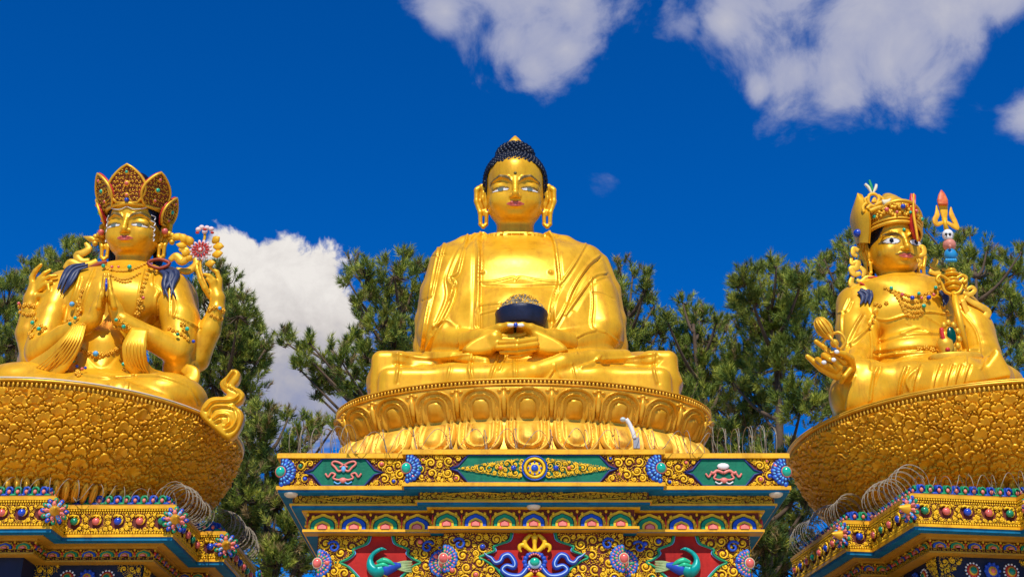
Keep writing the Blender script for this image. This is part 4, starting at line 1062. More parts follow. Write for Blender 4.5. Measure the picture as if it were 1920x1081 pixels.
# bare chest set below the open robe, then the folds
S.poly([(899, 434), (965, 430), (1030, 434), (1044, 470), (1050, 530), (1038, 575), (1030, 625), (900, 625), (897, 540), (898, 480)], -.085, 3.5, ylim=(0, 29.6), n=4); S.up()
for pts, h, w in ((
    [(893, 433), (860, 470), (840, 520), (848, 535), (845, 560), (815, 620), (798, 655)], .06, 3.2), ([(843, 438), (828, 470), (812, 540), (796, 610), (788, 655)], .045, 3),
    ([(878, 436), (868, 470), (858, 510), (846, 520), (853, 530), (843, 560)], .05, 2.5),
    ([(822, 460), (810, 520), (797, 600), (790, 658)], .035, 2.2), ([(900, 433), (898, 490), (897, 540), (899, 620)], .05, 3), 
    ([(1030, 433), (1041, 455), (1046, 500), (1048, 530), (1037, 560), (1030, 600)], .06, 3.2), ([(1098, 458), (1080, 490), (1060, 520), (1048, 535)], .05, 2.5), ([(1123, 480), (1100, 500), (1075, 540), (1058, 580), (1036, 618)], .06, 2.8),
    ([(1136, 512), (1112, 520), (1085, 555), (1060, 590)], .05, 2.6), ([(1109, 520), (1111, 570), (1110, 612), (1140, 625), (1160, 640)], .05, 2.6),
    ([(898, 528), (930, 527), (962, 519), (966, 526), (974, 519), (1005, 525), (1046, 528)], .03, 2.0), ([(900, 572), (935, 568)], .03, 2), ([(902, 588), (933, 580)], .03, 2),
    ([(1115, 620), (1095, 625), (1072, 640), (1085, 655)], .04, 2.5), ([(1055, 622), (1070, 640), (1082, 660)], .05, 2.6), ([(812, 612), (835, 600), (856, 612)], .05, 3), ([(895, 622), (882, 640), (878, 656)], .05, 2.4), ([(868, 620), (858, 645)], .03, 2.5)):
    S.stroke(pts, h*.72, w*.85); S.stroke([(x+w*1.35, y+w*.5) for x, y in pts], -abs(h)*.45, w*.85)
for pts, h, w in (([(887, 436), (856, 472), (836, 520), (836, 560), (808, 625)], -.04, 3), ([(1122, 488), (1092, 518), (1064, 565)], -.04, 3.5), ([(890, 450), (888, 540), (886, 620)], -.03, 4), ([(1136, 520), (1105, 535), (1075, 580)], -.03, 3), ([(1150, 560), (1128, 550), (1110, 548)], -.02, 1.5), ([(808, 480), (835, 476)], -.025, 1.2), ([(790, 564), (808, 556)], -.025, 1.4), ([(905, 534), (965, 536), (1040, 534)], -.03, 3)):
    S.stroke(pts, h*.72, w*.85); S.stroke([(x+w*1.35, y+w*.5) for x, y in pts], -abs(h)*.45, w*.85)
for x in (905, 1032): S.stroke([(x-1, 510), (x+1, 511)], .045, 2.6)
# sleeves: cloth borders across the forearms and leg folds
for pts, h, w in (([(880, 636), (893, 645), (888, 658)], .04, 2.5), ([(1050, 636), (1042, 648), (1052, 660)], .04, 2.5),
    ([(885, 664), (880, 690), (884, 712)], .05, 2.3), ([(845, 668), (843, 690), (838, 712)], .02, 2), ([(938, 664), (925, 690), (918, 712)], .05, 2), ([(948, 668), (936, 692)], .04, 1.8), ([(964, 668), (965, 712)], .05, 2.2), ([(1040, 684), (1046, 700), (1060, 712)], .04, 2), ([(1072, 682), (1080, 712)], .04, 2), ([(1036, 695), (1025, 712)], .04, 2),
    ([(1125, 668), (1110, 680), (1090, 688)], .03, 3), ([(740, 664), (800, 672), (850, 668), (880, 664)], .04, 3.2), ([(740, 680), (800, 685), (850, 678)], -.035, 3), ([(1100, 686), (1160, 680), (1220, 682), (1236, 672)], -.035, 3), ([(745, 662), (746, 690), (742, 715)], .035, 2.5), ([(1227, 664), (1226, 690), (1232, 716)], .045, 2.5), ([(1120, 674), (1170, 672), (1228, 664)], .04, 3)):
    S.stroke(pts, h, w, ylim=(0, 28.6)); S.stroke([(x+w*1.4, y+w*.5) for x, y in pts], -abs(h)*.5, w*.85, ylim=(0, 28.6))
# forearms bare of folds; hands
hs_ = SDF((-1.2, 26.0, 10.4), (1.7, 29.0, 12.6), .0125)
Yh = 27.0
for sg in (-1, 1):
    cx = 966
    X = lambda d: cx+sg*d
    dd = .0 if sg < 0 else .10
    hs_.chain([C_(X(98), 642, 27.95, 22), C_(X(72), 636, 27.65, 20), C_(X(52), 634, Yh+.42+dd, 18), C_(X(38), 636, Yh+.30+dd, 17)], .06)
    hs_.chain([C_(X(50), 644, Yh+.38+dd, 14), C_(X(30), 648, Yh+.2+dd, 10)], .05)
    hs_.chain([C_(X(48), 622, Yh+.35, 10), C_(X(30), 614, Yh+.2, 8), C_(X(14), 610, Yh+.12, 6.4), C_(X(2), 608.5, Yh+.08, 4.6)], .04)     # thumb
    hs_.extr([(X(a_), b_) for a_, b_ in ((100, 656), (86, 640), (62, 627), (34, 616), (6, 607), (4, 613), (24, 624), (37, 634), (36, 648), (44, 660), (80, 664))], 27.15, 27.85, .10, .05, 27.2, 2)
for y0, x0, x1, yr, dy, yy in ((640, 1004, 937, 6.0, -.04, 0), (649, 1006, 932, 6.0, -.02, 4), (658, 1002, 940, 5.6, .05, 5), (666, 994, 955, 4.8, .14, 4)):
    hs_.chain([C_(x0, y0-4, Yh+dy+.1, yr), C_((x0+x1)/2, y0+1, Yh+dy-.05, yr), C_(x1, y0+2, Yh+dy+.05, yr*.75)], .010)
for y0, x0, x1, yr, dy in ((629, 932, 990, 5, .22), (636, 930, 996, 5, .2)):
    hs_.chain([C_(x0, y0, Yh+dy+.05, yr), C_((x0+x1)/2, y0+1, Yh+dy, yr), C_(x1, y0-4, Yh+dy+.1, yr*.8)], .010)
HS = Surf(hs_, 2)
HV, HQ, HTO, HR, HVL = make_head(P(966, 359, 29.55), 1.80, 0, R(13), 'buddha', bud)
b = MB(); b.add(S.V, S.Q); b.add(HV, HQ); b.add(HS.V, HS.Q); b.build('body', GOLD, bud)
# neck creases
# hair of small curls, topknot, finial
hair = MB(); fib = 1050; ga = pi*(3-sqrt(5))
def hairpt(d):
    d = np.asarray(d); return np.array((0, .075, .17))+d*np.array((.445, .50, .46))
cv, cq = hair_cap(HTO, 'buddha'); hair.add(HTO(cv), cq)
for k in range(fib):
    z = 1-2*(k+.5)/fib; r_ = sqrt(1-z*z); th = k*ga; d = np.array((r_*cos(th), r_*sin(th), z)); p = np.array((0, .08, .18))+d*np.array((.435, .48, .46))
    if p[2] < -.25 or (p[1] < .02 and (abs(p[0])/.425)**4.5+(abs(p[2]+.02)/.40)**4.5 < 1): continue
    hair.ball(HTO(p), .034*1.78, None, 6, 4)
for k in range(240):
    z = 1-2*(k+.5)/240
    if z < -.35: continue
    r_ = sqrt(1-z*z); th = k*ga; hair.ball(HTO(np.array((0, .06, .56))+np.array((r_*cos(th), r_*sin(th), z))*np.array((.265, .275, .225))), .033*1.78, None, 7, 5)
hair.build('hair', HAIR, bud)
m = MB(); m.tube(HTO(np.array([(0, .06, .76), (0, .06, .81), (0, .06, .86), (0, .06, .91)])), np.array((.11, .10, .06, .01))*1.78, 12); m.build('topknot_jewel', YEL, bud)
m = MB(); m.ball(HTO((0, -.415, .185)), .028*1.78, None, 10, 6); m.build('forehead_mark', mat('olive_paint', (.12, .10, .02), .4, .2, .1, 0, 1, 6), bud)
# bowl with a heap inside
bc = P(978, 616, 27.75); m = MB(); u = mpp(977, 600, 27.75)
zr_ = P(978, 569, 27.75-49*u)[2]-bc[2]; zt_ = P(978, 556, 27.75)[2]-bc[2]
prof = [(.01, -.04), (40*u, -.03), (43*u, .03), (46.5*u, zr_*.35), (49*u, zr_*.8), (50*u, zr_), (48*u, zr_+.03), (46*u, zr_), (.01, zr_)]
m.lathe(bc, prof, 40); m.build('bowl', mat('bowl_enamel', (.008, .013, .042), .42, 0, .3, .2, 12, 4, dirt=.3), bud)
m = MB(); dome = lambda q: zr_+(zt_-zr_)*(1-q**2.2)
m.lathe(bc, [(47.5*u*q, dome(q)) for q in (1, .9, .75, .5, .25, .01)], 32)
rg = random.Random(2)
for k in range(330):
    th = rg.uniform(0, 6.28); q = sqrt(rg.random()); m.ball(bc+np.array((cos(th)*q*47*u, sin(th)*q*47*u, dome(q))), rg.uniform(.02, .034), None, 6, 4)
m.build('bowl_contents', mat('speckled_offering', (.015, .025, .09), .4, 0, .6, 0, 1, 5, (.55, .42, .18)), bud)
m = MB()
for k in range(120):
    th = rg.uniform(-pi, 0); q = rg.uniform(.45, 1.0); m.ball(bc+np.array((cos(th)*q*46*u, sin(th)*q*46*u, dome(q)+.025)), rg.uniform(.018, .032), None, 6, 4)
m.build('gold_grains', ORN, bud)
m = MB()
for x in (957, 977): m.ball(P(x-1 if x > 966 else x+1, 609.5, 27.02), (.09, .04, .045), None, 8, 5)
m.build('thumb_nails', WHITE, bud)
m = MB(); m.ball(P(967, 609, 27.0), (.05, .05, .06), None, 8, 5); m.build('thumb_jewel', BLUEG, bud)
# ------------------------------------------------------------------ left figure: four arms, crown, praying hands
def ribbon(mb, pts, Y, w, flat=.35, d=(0, -1, 0)):
    """scrolling cloth band: list of (px, py[, dY]) with widths in photo pixels"""
    p = cr(np.array([P(a[0], a[1], Y+(a[2] if len(a) > 2 else 0)) for a in pts]), 6)
    mp = mpp(pts[0][0], pts[0][1], Y)
    ww = np.interp(np.linspace(0, 1, len(p)), np.linspace(0, 1, len(w)), w)*mp if not np.isscalar(w) else w*mp
    mb.tube(p, ww, 12, flat=flat, up=np.array(d, float), pw=.6 if flat < .45 else 1.)
def ribbon_on(mb, pts, S_, w, lift=.03, flat=.5):
    pl = cr(pts, 6); hh = [S_.hit(x, y) for x, y in pl]; q = np.array([a+b_*lift for a, b_ in hh]); nn = np.array([b_ for a, b_ in hh])
    for _ in range(3): q[1:-1] = (q[:-2]+q[1:-1]*2+q[2:])/4
    mp = mpp(*pts[0], q[0][1]); ww = np.interp(np.linspace(0, 1, len(q)), np.linspace(0, 1, len(w)), w)*mp
    mb.tube(q, ww, 8, flat=flat, up=nn)
def hand_up(s, base, palm, tips, rf, thumb=None, k=.03):
    """open hand: palm as a thick slab, each finger a bent chain"""
    s.chain(palm, .05)
    for ch in tips: s.chain(ch, k)
    if thumb: s.chain(thumb, k)
def gems(parent, lst, S_, ylim=None, lift=.03):
    for x, y, r, m in lst:
        q, nn = S_.hit(x, y, ylim=ylim); b = MB(); rr = r*mpp(x, y, q[1]); b.ball(q+nn*lift, rr, None, 9, 6); b.build('gem', m, parent)
def florets(mb, pts, S_, r=3.2, ylim=None, step=None):
    """little four-lobed gold flowers pressed on the figure along a line"""
    pl = cr(pts, 8)
    if step:
        L = np.concatenate([[0], np.cumsum(np.hypot(*np.diff(pl, axis=0).T))]); t = np.arange(0, L[-1], step); pl = np.stack([np.interp(t, L, pl[:, 0]), np.interp(t, L, pl[:, 1])], 1)
    else: pl = np.array(pts, float)
    for i, (x, y) in enumerate(pl):
        q, nn = S_.hit(x, y, ylim=ylim); rr = r*mpp(x, y, q[1]); U = np.cross((0, 0, 1.), nn); U /= np.linalg.norm(U)+1e-9; Vv = np.cross(nn, U)
        for k in range(5):
            th = k*2*pi/5+i; mb.ball(q+nn*.02+(U*cos(th)+Vv*sin(th))*rr*.62, rr*.46, None, 6, 4)
        mb.ball(q+nn*(.02+rr*.35), rr*.42, None, 6, 4)
def line_on(mb, pts, S_, r, lift=.01, ylim=None, n=6):
    pl = cr(pts, n); q = np.array([(lambda h: h[0]+h[1]*lift)(S_.hit(x, y, ylim=ylim)) for x, y in pl]); mb.tube(q, r, 6)
LS = thing('statue', 'four armed gold figure with a tall jewelled crown, two hands pressed in prayer', 'statue', (-10.2, 30.6, 10.0), 'seated gold statues')
s = SDF((-14.6, 26.6, 9.9), (-6.4, 32.6, 15.9), .026)
# crossed legs
s.chain([(P(60, 738, 28.9), .50), (P(190, 754, 28.4), .52), (P(300, 752, 28.7), .56)], .2)
s.ell(P(312, 752, 28.95), (.95, .95, .62), .15)
s.ell(P(50, 732, 29.6), (1.2, 1.0, .62), .15)
s.chain([C_(150, 726, 28.4, 26), C_(225, 742, 28.0, 28), C_(300, 764, 28.1, 24)], .15)
s.ell(P(190, 745, 29.6), (2.2, 1.0, .55), .2)
# waist, belly, chest
lofts(s, [(725, 122, 262, 29.9, .95), (680, 136, 250, 30.0, .85), (640, 140, 246, 30.05, .75), (600, 112, 300, 30.35, .72), (560, 100, 330, 30.4, .80), (535, 102, 345, 30.5, .78), (520, 122, 335, 30.55, .62), (510, 160, 318, 30.6, .46), (498, 200, 286, 30.65, .36)], .08, 2.3)
s.ell(P(222, 562, 29.8), (1.05, .42, .60), .25)
lofts(s, [(690, 70, 140, 30.7, .3), (640, 66, 150, 30.8, .4), (560, 84, 160, 30.9, .4), (520, 112, 170, 30.9, .3)], .1)
lofts(s, [(640, 290, 352, 30.6, .35), (600, 285, 370, 30.6, .5), (545, 290, 368, 30.6, .5), (515, 280, 340, 30.7, .4)], .1)
s.ell(P(192, 655, 29.6), (.62, .52, .55), .2)
# front pair of arms
fr_arm = (([C_(120, 545, 30.3, 36), C_(98, 600, 30.0, 34), C_(78, 655, 29.7, 31)], [C_(74, 662, 29.6, 27), C_(118, 632, 29.3, 22), C_(168, 602, 28.95, 16)]),
          ([C_(318, 545, 30.2, 38), C_(338, 600, 29.9, 35), C_(336, 650, 29.7, 30)], [C_(332, 660, 29.6, 27), C_(285, 635, 29.3, 22), C_(232, 602, 28.95, 16)]))
for up, lo in fr_arm: s.chain(up, .10); s.chain(lo, .06)
# praying hands
for g, bx in ((-1, 0), (1, 0)):
    c_ = 200
    s.chain([C_(c_+g*24, 598, 28.95, 15), C_(c_+g*17, 580, 28.88, 13.5), C_(c_+g*10, 560, 28.84, 10)], .04)
    for k, (top, dy) in enumerate(((522, -.14), (514, -.04), (518, .06), (530, .15))):
        s.chain([C_(c_+g*9, 562, 28.84+dy, 6.2), C_(c_+g*7, 542, 28.82+dy, 5.4), C_(c_+g*3.8, top, 28.8+dy, 3.6)], .012)
    s.chain([C_(c_+g*14, 575, 28.66, 6), C_(c_+g*10, 555, 28.56, 5.2), C_(c_+g*6, 541, 28.54, 4)], .015)
# rear pair raised
s.chain([C_(90, 640, 30.6, 28), C_(66, 672, 30.3, 26), C_(52, 625, 30.1, 22), C_(56, 585, 30.0, 17)], .07)
s.chain([C_(56, 585, 30.0, 16), C_(60, 560, 30.0, 15), C_(66, 540, 30.0, 13)], .05)
for ch in ([C_(62, 540, 30.0, 7), C_(60, 520, 29.95, 5.5), C_(66, 508, 29.9, 5), C_(77, 496, 29.85, 3.4)], [C_(67, 538, 29.95, 6.5), C_(74, 522, 29.85, 5), C_(84, 512, 29.8, 4.4), C_(94, 506, 29.8, 3.2)],
           [C_(72, 538, 29.9, 6), C_(82, 524, 29.8, 5), C_(94, 518, 29.75, 4.4), C_(106, 517, 29.75, 3.4)], [C_(74, 542, 29.9, 6), C_(86, 532, 29.8, 4.8), C_(97, 528, 29.75, 3.4)], [C_(72, 555, 29.9, 6.5), C_(86, 553, 29.8, 5), C_(92, 545, 29.75, 4), C_(90, 534, 29.75, 3.2)]): s.chain(ch, .015)
s.chain([C_(352, 640, 30.4, 28), C_(368, 672, 30.2, 25), C_(392, 620, 30.0, 21), C_(406, 582, 29.9, 16)], .07)
s.chain([C_(406, 582, 29.9, 15), C_(408, 560, 29.9, 14), C_(404, 545, 29.9, 12)], .05)
for ch in ([C_(410, 545, 29.9, 7), C_(412, 525, 29.85, 5.5), C_(407, 510, 29.8, 4.6), C_(395, 502, 29.75, 3.4)], [C_(404, 543, 29.85, 6), C_(402, 526, 29.75, 5), C_(393, 517, 29.7, 4.4), C_(383, 514, 29.7, 3.3)],
           [C_(399, 545, 29.85, 6), C_(396, 530, 29.75, 5), C_(388, 523, 29.7, 3.3)], [C_(394, 555, 29.85, 6.5), C_(384, 540, 29.7, 5.5), C_(376, 524, 29.65, 5), C_(370, 505, 29.65, 4.5), C_(369, 497, 29.65, 3.2)]): s.chain(ch, .015)
# robe behind the arms, hanging to the seat
s.chain([C_(120, 540, 30.8, 34), C_(104, 600, 30.8, 40), C_(78, 680, 30.7, 44)], .12)
s.ell(P(338, 690, 30.0), (.42, .5, .45), .1)
T = Surf(s, 3)
# cloth edges, sleeves, belt folds, fingers
for pts, h, w in (([(150, 520), (138, 560), (128, 600)], .05, 2.5), ([(176, 505), (160, 545), (148, 590)], .04, 2.2), ([(290, 500), (285, 530), (300, 545), (292, 560), (292, 600)], .05, 2.6), ([(318, 540), (318, 590)], .03, 2.4),
     ([(325, 592), (345, 600), (372, 615)], .06, 2.4), ([(270, 505), (262, 540), (256, 590)], .03, 2.4), ([(310, 520), (330, 570), (326, 592)], .02, 2),
     ([(140, 700), (190, 708), (250, 705)], .04, 2.5), ([(205, 720), (225, 735), (235, 760)], .04, 2.5), ([(240, 718), (236, 745)], .03, 2), ([(250, 704), (300, 706), (350, 725), (368, 755)], .05, 3)):
    T.stroke(pts, h, w*.85); T.stroke([(x+w*1.4, y+w*.6) for x, y in pts], -h*.6, w*.85)
for pts, h, w in (([(142, 520), (130, 560), (120, 600)], -.03, 3), ([(144, 640), (190, 690), (240, 640)], -.02, 4), ([(190, 520), (192, 560), (196, 590)], -.02, 2)): T.stroke(pts, h, w)
HV2, HQ2, HTO2, HR2, HVL2 = make_head(P(253, 426, 30.7), 1.66, R(-2), R(11), 'crowned', LS)
b = MB(); b.add(T.V, T.Q); b.add(HV2, HQ2); b.build('body', GOLD, LS)
# draped scarves over the forearms
m = MB()
ribbon(m, [(150, 606, -.22), (134, 640, -.36), (106, 676, -.27), (62, 712, .1)], 29.05, [13, 21, 29, 38], .16)
for k in range(7): ribbon(m, [(140+3.6*k, 608, -.26), (117+5.6*k, 643, -.43), (80+8*k, 680, -.36), (32+10.5*k, 712, 0)], 29.05, [.8, 1.3, 1.3, 1.3], .7)
m.build('draped_scarf', GOLD, LS); m = MB()
ribbon(m, [(262, 616, -.2), (252, 648, -.34), (256, 680, -.2), (278, 700, .1), (308, 706, .4)], 29.05, [17, 23, 21, 15, 10], .16)
for k in range(6): ribbon(m, [(249+5*k, 620, -.23), (236+6.5*k, 650, -.40), (242+5.6*k, 682, -.26), (268+3*k, 700+1.5*k, .03)], 29.05, [.8, 1.3, 1.3, 1.2], .7)
m.build('draped_scarf', GOLD, LS); m = MB()
ribbon(m, [(345, 690, 0), (360, 700, -.05), (356, 716, -.1), (330, 712, -.1)], 29.6, [10, 15, 14, 8], .4)
m.build('draped_scarf', GOLD, LS)
# scarf curls by the neck and by the right knee
m = MB()
ribbon(m, [(160, 455), (166, 466), (156, 474), (144, 478), (152, 490), (168, 488)], 30.4, [3, 7, 8, 7, 8, 5], .5); ribbon(m, [(120, 503), (132, 492), (150, 498), (168, 496), (182, 488)], 30.4, [4, 8, 9, 8, 5], .5)
ribbon(m, [(318, 488), (330, 480), (342, 490), (352, 478), (346, 466), (336, 470)], 30.3, [5, 8, 9, 8, 6, 4], .5); ribbon(m, [(330, 505), (352, 508), (368, 494), (362, 480)], 30.3, [5, 8, 7, 4], .5)
m.build('scarf_curls', ORN, LS)
m = MB()
fs_ = SDF((-7.6, 27.4, 9.0), (-5.2, 28.9, 12.2), .022)
fs_.extr([(424, 702), (437, 689), (449, 696), (447, 711), (439, 722), (450, 727), (458, 738), (452, 750), (440, 758), (451, 766), (456, 780), (450, 800), (438, 816), (424, 820), (398, 800), (374, 778), (377, 760), (388, 746), (402, 741), (418, 741), (424, 736), (414, 727), (411, 714)], 28.0, 28.32, .09, 0, 28.0, 3)
F_ = Surf(fs_, 2)
for pts in ([(384, 766), (398, 752), (418, 750), (438, 748), (447, 738), (436, 728), (424, 722), (424, 712), (436, 696)], [(392, 780), (398, 764), (418, 760), (438, 766), (444, 782), (436, 800), (424, 806)], [(400, 784), (412, 776), (426, 778), (430, 790), (420, 798)], [(404, 790), (412, 786), (418, 792)]):
    F_.stroke(pts, .06, 2.2); F_.stroke([(x+3, y+3) for x, y in pts], -.05, 2.2)
m.add(F_.V, F_.Q)
m.build('flying_scarf', GOLD, LS)
# blue locks over the shoulders
m = MB()
for pts in ([(166, 500), (140, 506), (126, 522), (112, 553)], [(166, 504), (142, 512), (132, 530), (117, 556)], [(160, 498), (132, 504), (120, 522), (107, 547)], [(148, 510), (138, 528), (124, 548)]): ribbon_on(m, pts, T, [4, 6, 5, .6], .06)
for pts in ([(302, 504), (322, 512), (318, 530), (331, 562)], [(298, 508), (312, 518), (308, 536), (318, 562)], [(306, 502), (331, 512), (324, 535), (322, 560)], [(302, 506), (326, 518), (313, 540), (309, 556)]): ribbon_on(m, pts, T, [4, 6, 5, .6], .06)
m.build('blue_hair_locks', LOCK, LS)
# crown
def leaf(mb, fr, cx, cz, w, h, tilt=0, gm=None, rim=None):
    """openwork crown leaf on a dark back plate"""
    t = np.linspace(0, 1, 14); hw = w/2*np.sin(pi*np.clip(t*.86+.14, 0, 1))**.8*(1-.15*t); hw[-1] = 0
    out = [(-a, z*h) for a, z in zip(hw, t)]+[(a, z*h) for a, z in zip(hw[::-1], t[::-1])][1:]
    ca, sa = cos(tilt), sin(tilt); tr = lambda a, z: (cx+a*ca+z*sa, cz-a*sa+z*ca)
    pl = [tr(a, z) for a, z in out]
    mb['back'].prism(pl, fr, -.03, .0)
    p = np.array(pl+pl[:1]); mb['gold'].tube(fr[0]+p[:, :1]*fr[1]+p[:, 1:]*fr[2]+fr[3]*.01, .035, 6)
    mb['red'].tube(fr[0]+p[:, :1]*fr[1]+p[:, 1:]*fr[2]-fr[3]*.045, .032, 6)
    for row in range(1, 9):
        z = row/9.2; hh_ = np.interp(z, t, hw); nb = max(1, int(2*hh_/.10))
        for k in range(nb):
            a = (-hh_+(k+.5)*2*hh_/nb)*.86; x, zz = tr(a, z*h); spiral(mb['gold'], (*fr, 0), x, zz, .042, .014, .02, .8, rng.uniform(0, 6), rng.choice((1, -1)), 4)
    for z, r in ((.5, .05), (.78, .035), (.2, .04)):
        x, zz = tr(0, z*h); mb['gold'].ball(fr[0]+x*fr[1]+zz*fr[2]+fr[3]*.03, (r*1.7, r*1.7, .03), np.array(fr[1:4]), 8, 4)
crown = thing('crown', '', '', (0, 0, 0)) if False else None
cm = {k: MB() for k in ('back', 'gold', 'red')}; U_ = 1.42
def cframe(phi, r, z, lean):
    """frame standing on the head circle: phi from the front, leaning outwards"""
    out = np.array((sin(phi), -cos(phi), 0)); tan = np.array((cos(phi), sin(phi), 0)); up = np.array((0, 0, cos(lean)))+out*sin(lean); nn = np.cross(tan, up); nn = nn if nn@out > 0 else -nn
    O = HTO2(np.array((0, .08, z))+out*r*np.array((1, 1.1, 1))); G = HR2
    return (O, G@tan, G@up, G@nn)
cgems = []
for phi, w, h, z in ((0, 1.02, .98, .30), (-.82, .86, .92, .27), (.82, .86, .92, .27), (-1.42, .70, .74, .10), (1.42, .74, .78, .08)):
    fr = cframe(phi, .47, z, .20 if abs(phi) < .5 else .38); leaf(cm, fr, 0, 0, w, h, 0)
    for zz, r, mm in ((.5, .055, TEAL if phi else PINKG), (.8, .04, PINKG if phi else TEAL), (.2, .04, PINKG)): cgems.append((fr[0]+fr[2]*h*zz+fr[3]*.05, r, mm))
a = np.linspace(-2.0, 2.0, 24); band = np.array([HTO2(np.array((.455*sin(t), .06-.50*cos(t), .235+.05*cos(t)))) for t in a]); cm['gold'].tube(band, .055, 8); cm['gold'].tube(band+np.array((0, 0, .09)), .04, 8)
hb = MB(); hv_, hq_ = hair_cap(HTO2, 'crowned'); hb.add(HTO2(hv_), hq_)
hb.build('hair', HAIR, LS)
cm['back'].build('crown_back', mat('crown_red_brown', (.24, .05, .015), .6, .2, .2, 0, 1, 5), LS); cm['gold'].build('crown', ORN, LS); cm['red'].build('crown_red_edge', REDP, LS)  # back plate is a red-brown fill behind the gold filigree
for p_, r, mm in cgems: b = MB(); b.ball(p_, r, None, 9, 6); b.build('crown_gem', mm, LS)
b = MB(); b.ball(HTO2((0, -.47, .335)), .06, None, 9, 6); b.build('crown_gem', BLUEG, LS)
# silver hair lines at the brow, ear flowers
m = MB()
for g in (-1, 1):
    m.tube(cr(np.array([HTO2((0, -.445, .24)), HTO2((g*.10, -.43, .205)), HTO2((g*.2, -.40, .215)), HTO2((g*.28, -.34, .25))]), 5), .010, 5)
    for k in range(5): m.tube(cr(np.array([HTO2((g*.33, -.27, .16-.08*k)), HTO2((g*(.375), -.19, .15-.08*k)), HTO2((g*.37, -.22, .10-.08*k))]), 4), .016, 5)
m.build('white_hair_curls', WHITE, LS)
m = MB()
for g in (-1, 1):
    for k in range(5):
        th = R(-30+45*k)*g; c_ = HTO2((g*.54, .0, -.12)); d_ = HR2@np.array((g*cos(R(-40+40*k)), -.3, sin(R(-40+40*k)))); m.ball(c_+d_*.14, .075, None, 8, 5)
    m.tube(np.array([HTO2((g*.5, .0, -.12)), HTO2((g*.68, -.02, -.10)), HTO2((g*.80, -.02, -.06))]), [.05, .085, .01], 8)
    b = MB(); b.ball(HTO2((g*.50, -.08, -.02)), .085, None, 9, 6); b.build('ear_jewel', PINKG, LS)
m.build('ear_flowers', ORN, LS)
m = MB(); ribbon(m, [(200, 490, -.5), (180, 497, -.5), (150, 510, -.45)], 30.6, [4, 4, 2.5], .7); 
m.tube(cr(np.array([P(x, y, 29.75) for x, y in ((280, 490), (300, 486), (318, 494), (300, 503), (281, 497))]), 5, True), .045, 6, closed=True); m.build('red_collar_edge', mat('dull_red_paint', (.30, .05, .02), .5, .2, .2, 0, 1, 5), LS)
# necklace, chains, armlets, bracelets, belt
m = MB()
florets(m, [(196, 503), (215, 508), (240, 508), (262, 500), (282, 490)], T, 3.2, step=6); florets(m, [(206, 516), (225, 524), (245, 522), (262, 512)], T, 3.0, step=6); florets(m, [(216, 524), (232, 530), (248, 527)], T, 2.6, step=5)
florets(m, [(282, 492), (276, 515), (268, 540), (262, 560), (256, 595)], T, 4.0, step=8); florets(m, [(262, 565), (266, 580), (256, 590)], T, 6.5, step=14)
florets(m, [(155, 545), (148, 570), (146, 600), (140, 640), (142, 680), (150, 712)], T, 4.2, step=9); florets(m, [(148, 568), (150, 590)], T, 7.0, step=14)
florets(m, [(232, 640), (238, 670), (228, 700)], T, 4.0, step=9)
florets(m, [(150, 655), (168, 662), (184, 666), (205, 662), (228, 648), (240, 640)], T, 4.5, step=9); florets(m, [(178, 664), (188, 666)], T, 7.5)
florets(m, [(318, 615), (332, 622), (348, 632), (356, 642)], T, 4.4, step=8); florets(m, [(342, 608), (346, 618)], T, 6); florets(m, [(56, 625), (66, 612), (78, 620), (86, 612)], T, 4.6, step=8); florets(m, [(66, 600), (76, 612), (60, 630)], T, 6)
florets(m, [(130, 600), (140, 610), (152, 612), (160, 604)], T, 4.4, step=8); florets(m, [(222, 598), (232, 606), (242, 616), (212, 612)], T, 5.0, step=9)
florets(m, [(38, 575), (50, 572), (62, 574), (72, 576)], T, 5.2, step=9); florets(m, [(38, 585), (52, 590), (66, 588)], T, 3.6, step=7)
florets(m, [(394, 580), (404, 576), (416, 580), (420, 586)], T, 5.2, step=9); florets(m, [(396, 590), (408, 596), (418, 598)], T, 3.6, step=7)
florets(m, [(150, 730), (146, 700)], T, 6)
m.build('gold_jewellery', ORN, LS)
gems(LS, [(195, 505, 4, TEAL), (211, 507, 3, PINKG), (223, 507, 2.6, PINKG), (243, 507, 4.5, TEAL), (141, 571, 5, LBLUE), (146, 600, 3.5, TEAL), (181, 666, 5.5, LBLUE), (222, 600, 3.6, TEAL), (234, 610, 4, TEAL), (136, 609, 3.6, GREENG), (66, 609, 4, TEAL), (75, 621, 4, TEAL),
          (348, 620, 4.2, TEAL), (332, 632, 3.6, GREENG), (357, 642, 3.4, BLUEG), (227, 687, 4, TEAL), (142, 681, 3.5, TEAL), (146, 694, 3.2, BLUEG), (155, 699, 3.2, PINKG), (161, 697, 3.0, BLUEG), (410, 579, 3.4, LBLUE), (228, 648, 3.2, TEAL), (42, 572, 3.2, PINKG), (268, 560, 3.2, PINKG)], T, lift=.10)
b = MB(); b.tube(np.array([P(199.5, 522, 28.6), P(199.5, 535, 28.56), P(199, 546, 28.56)]), [.02, .055, .02], 8, flat=.6); b.build('blue_jewel_between_palms', BLUEG, LS)
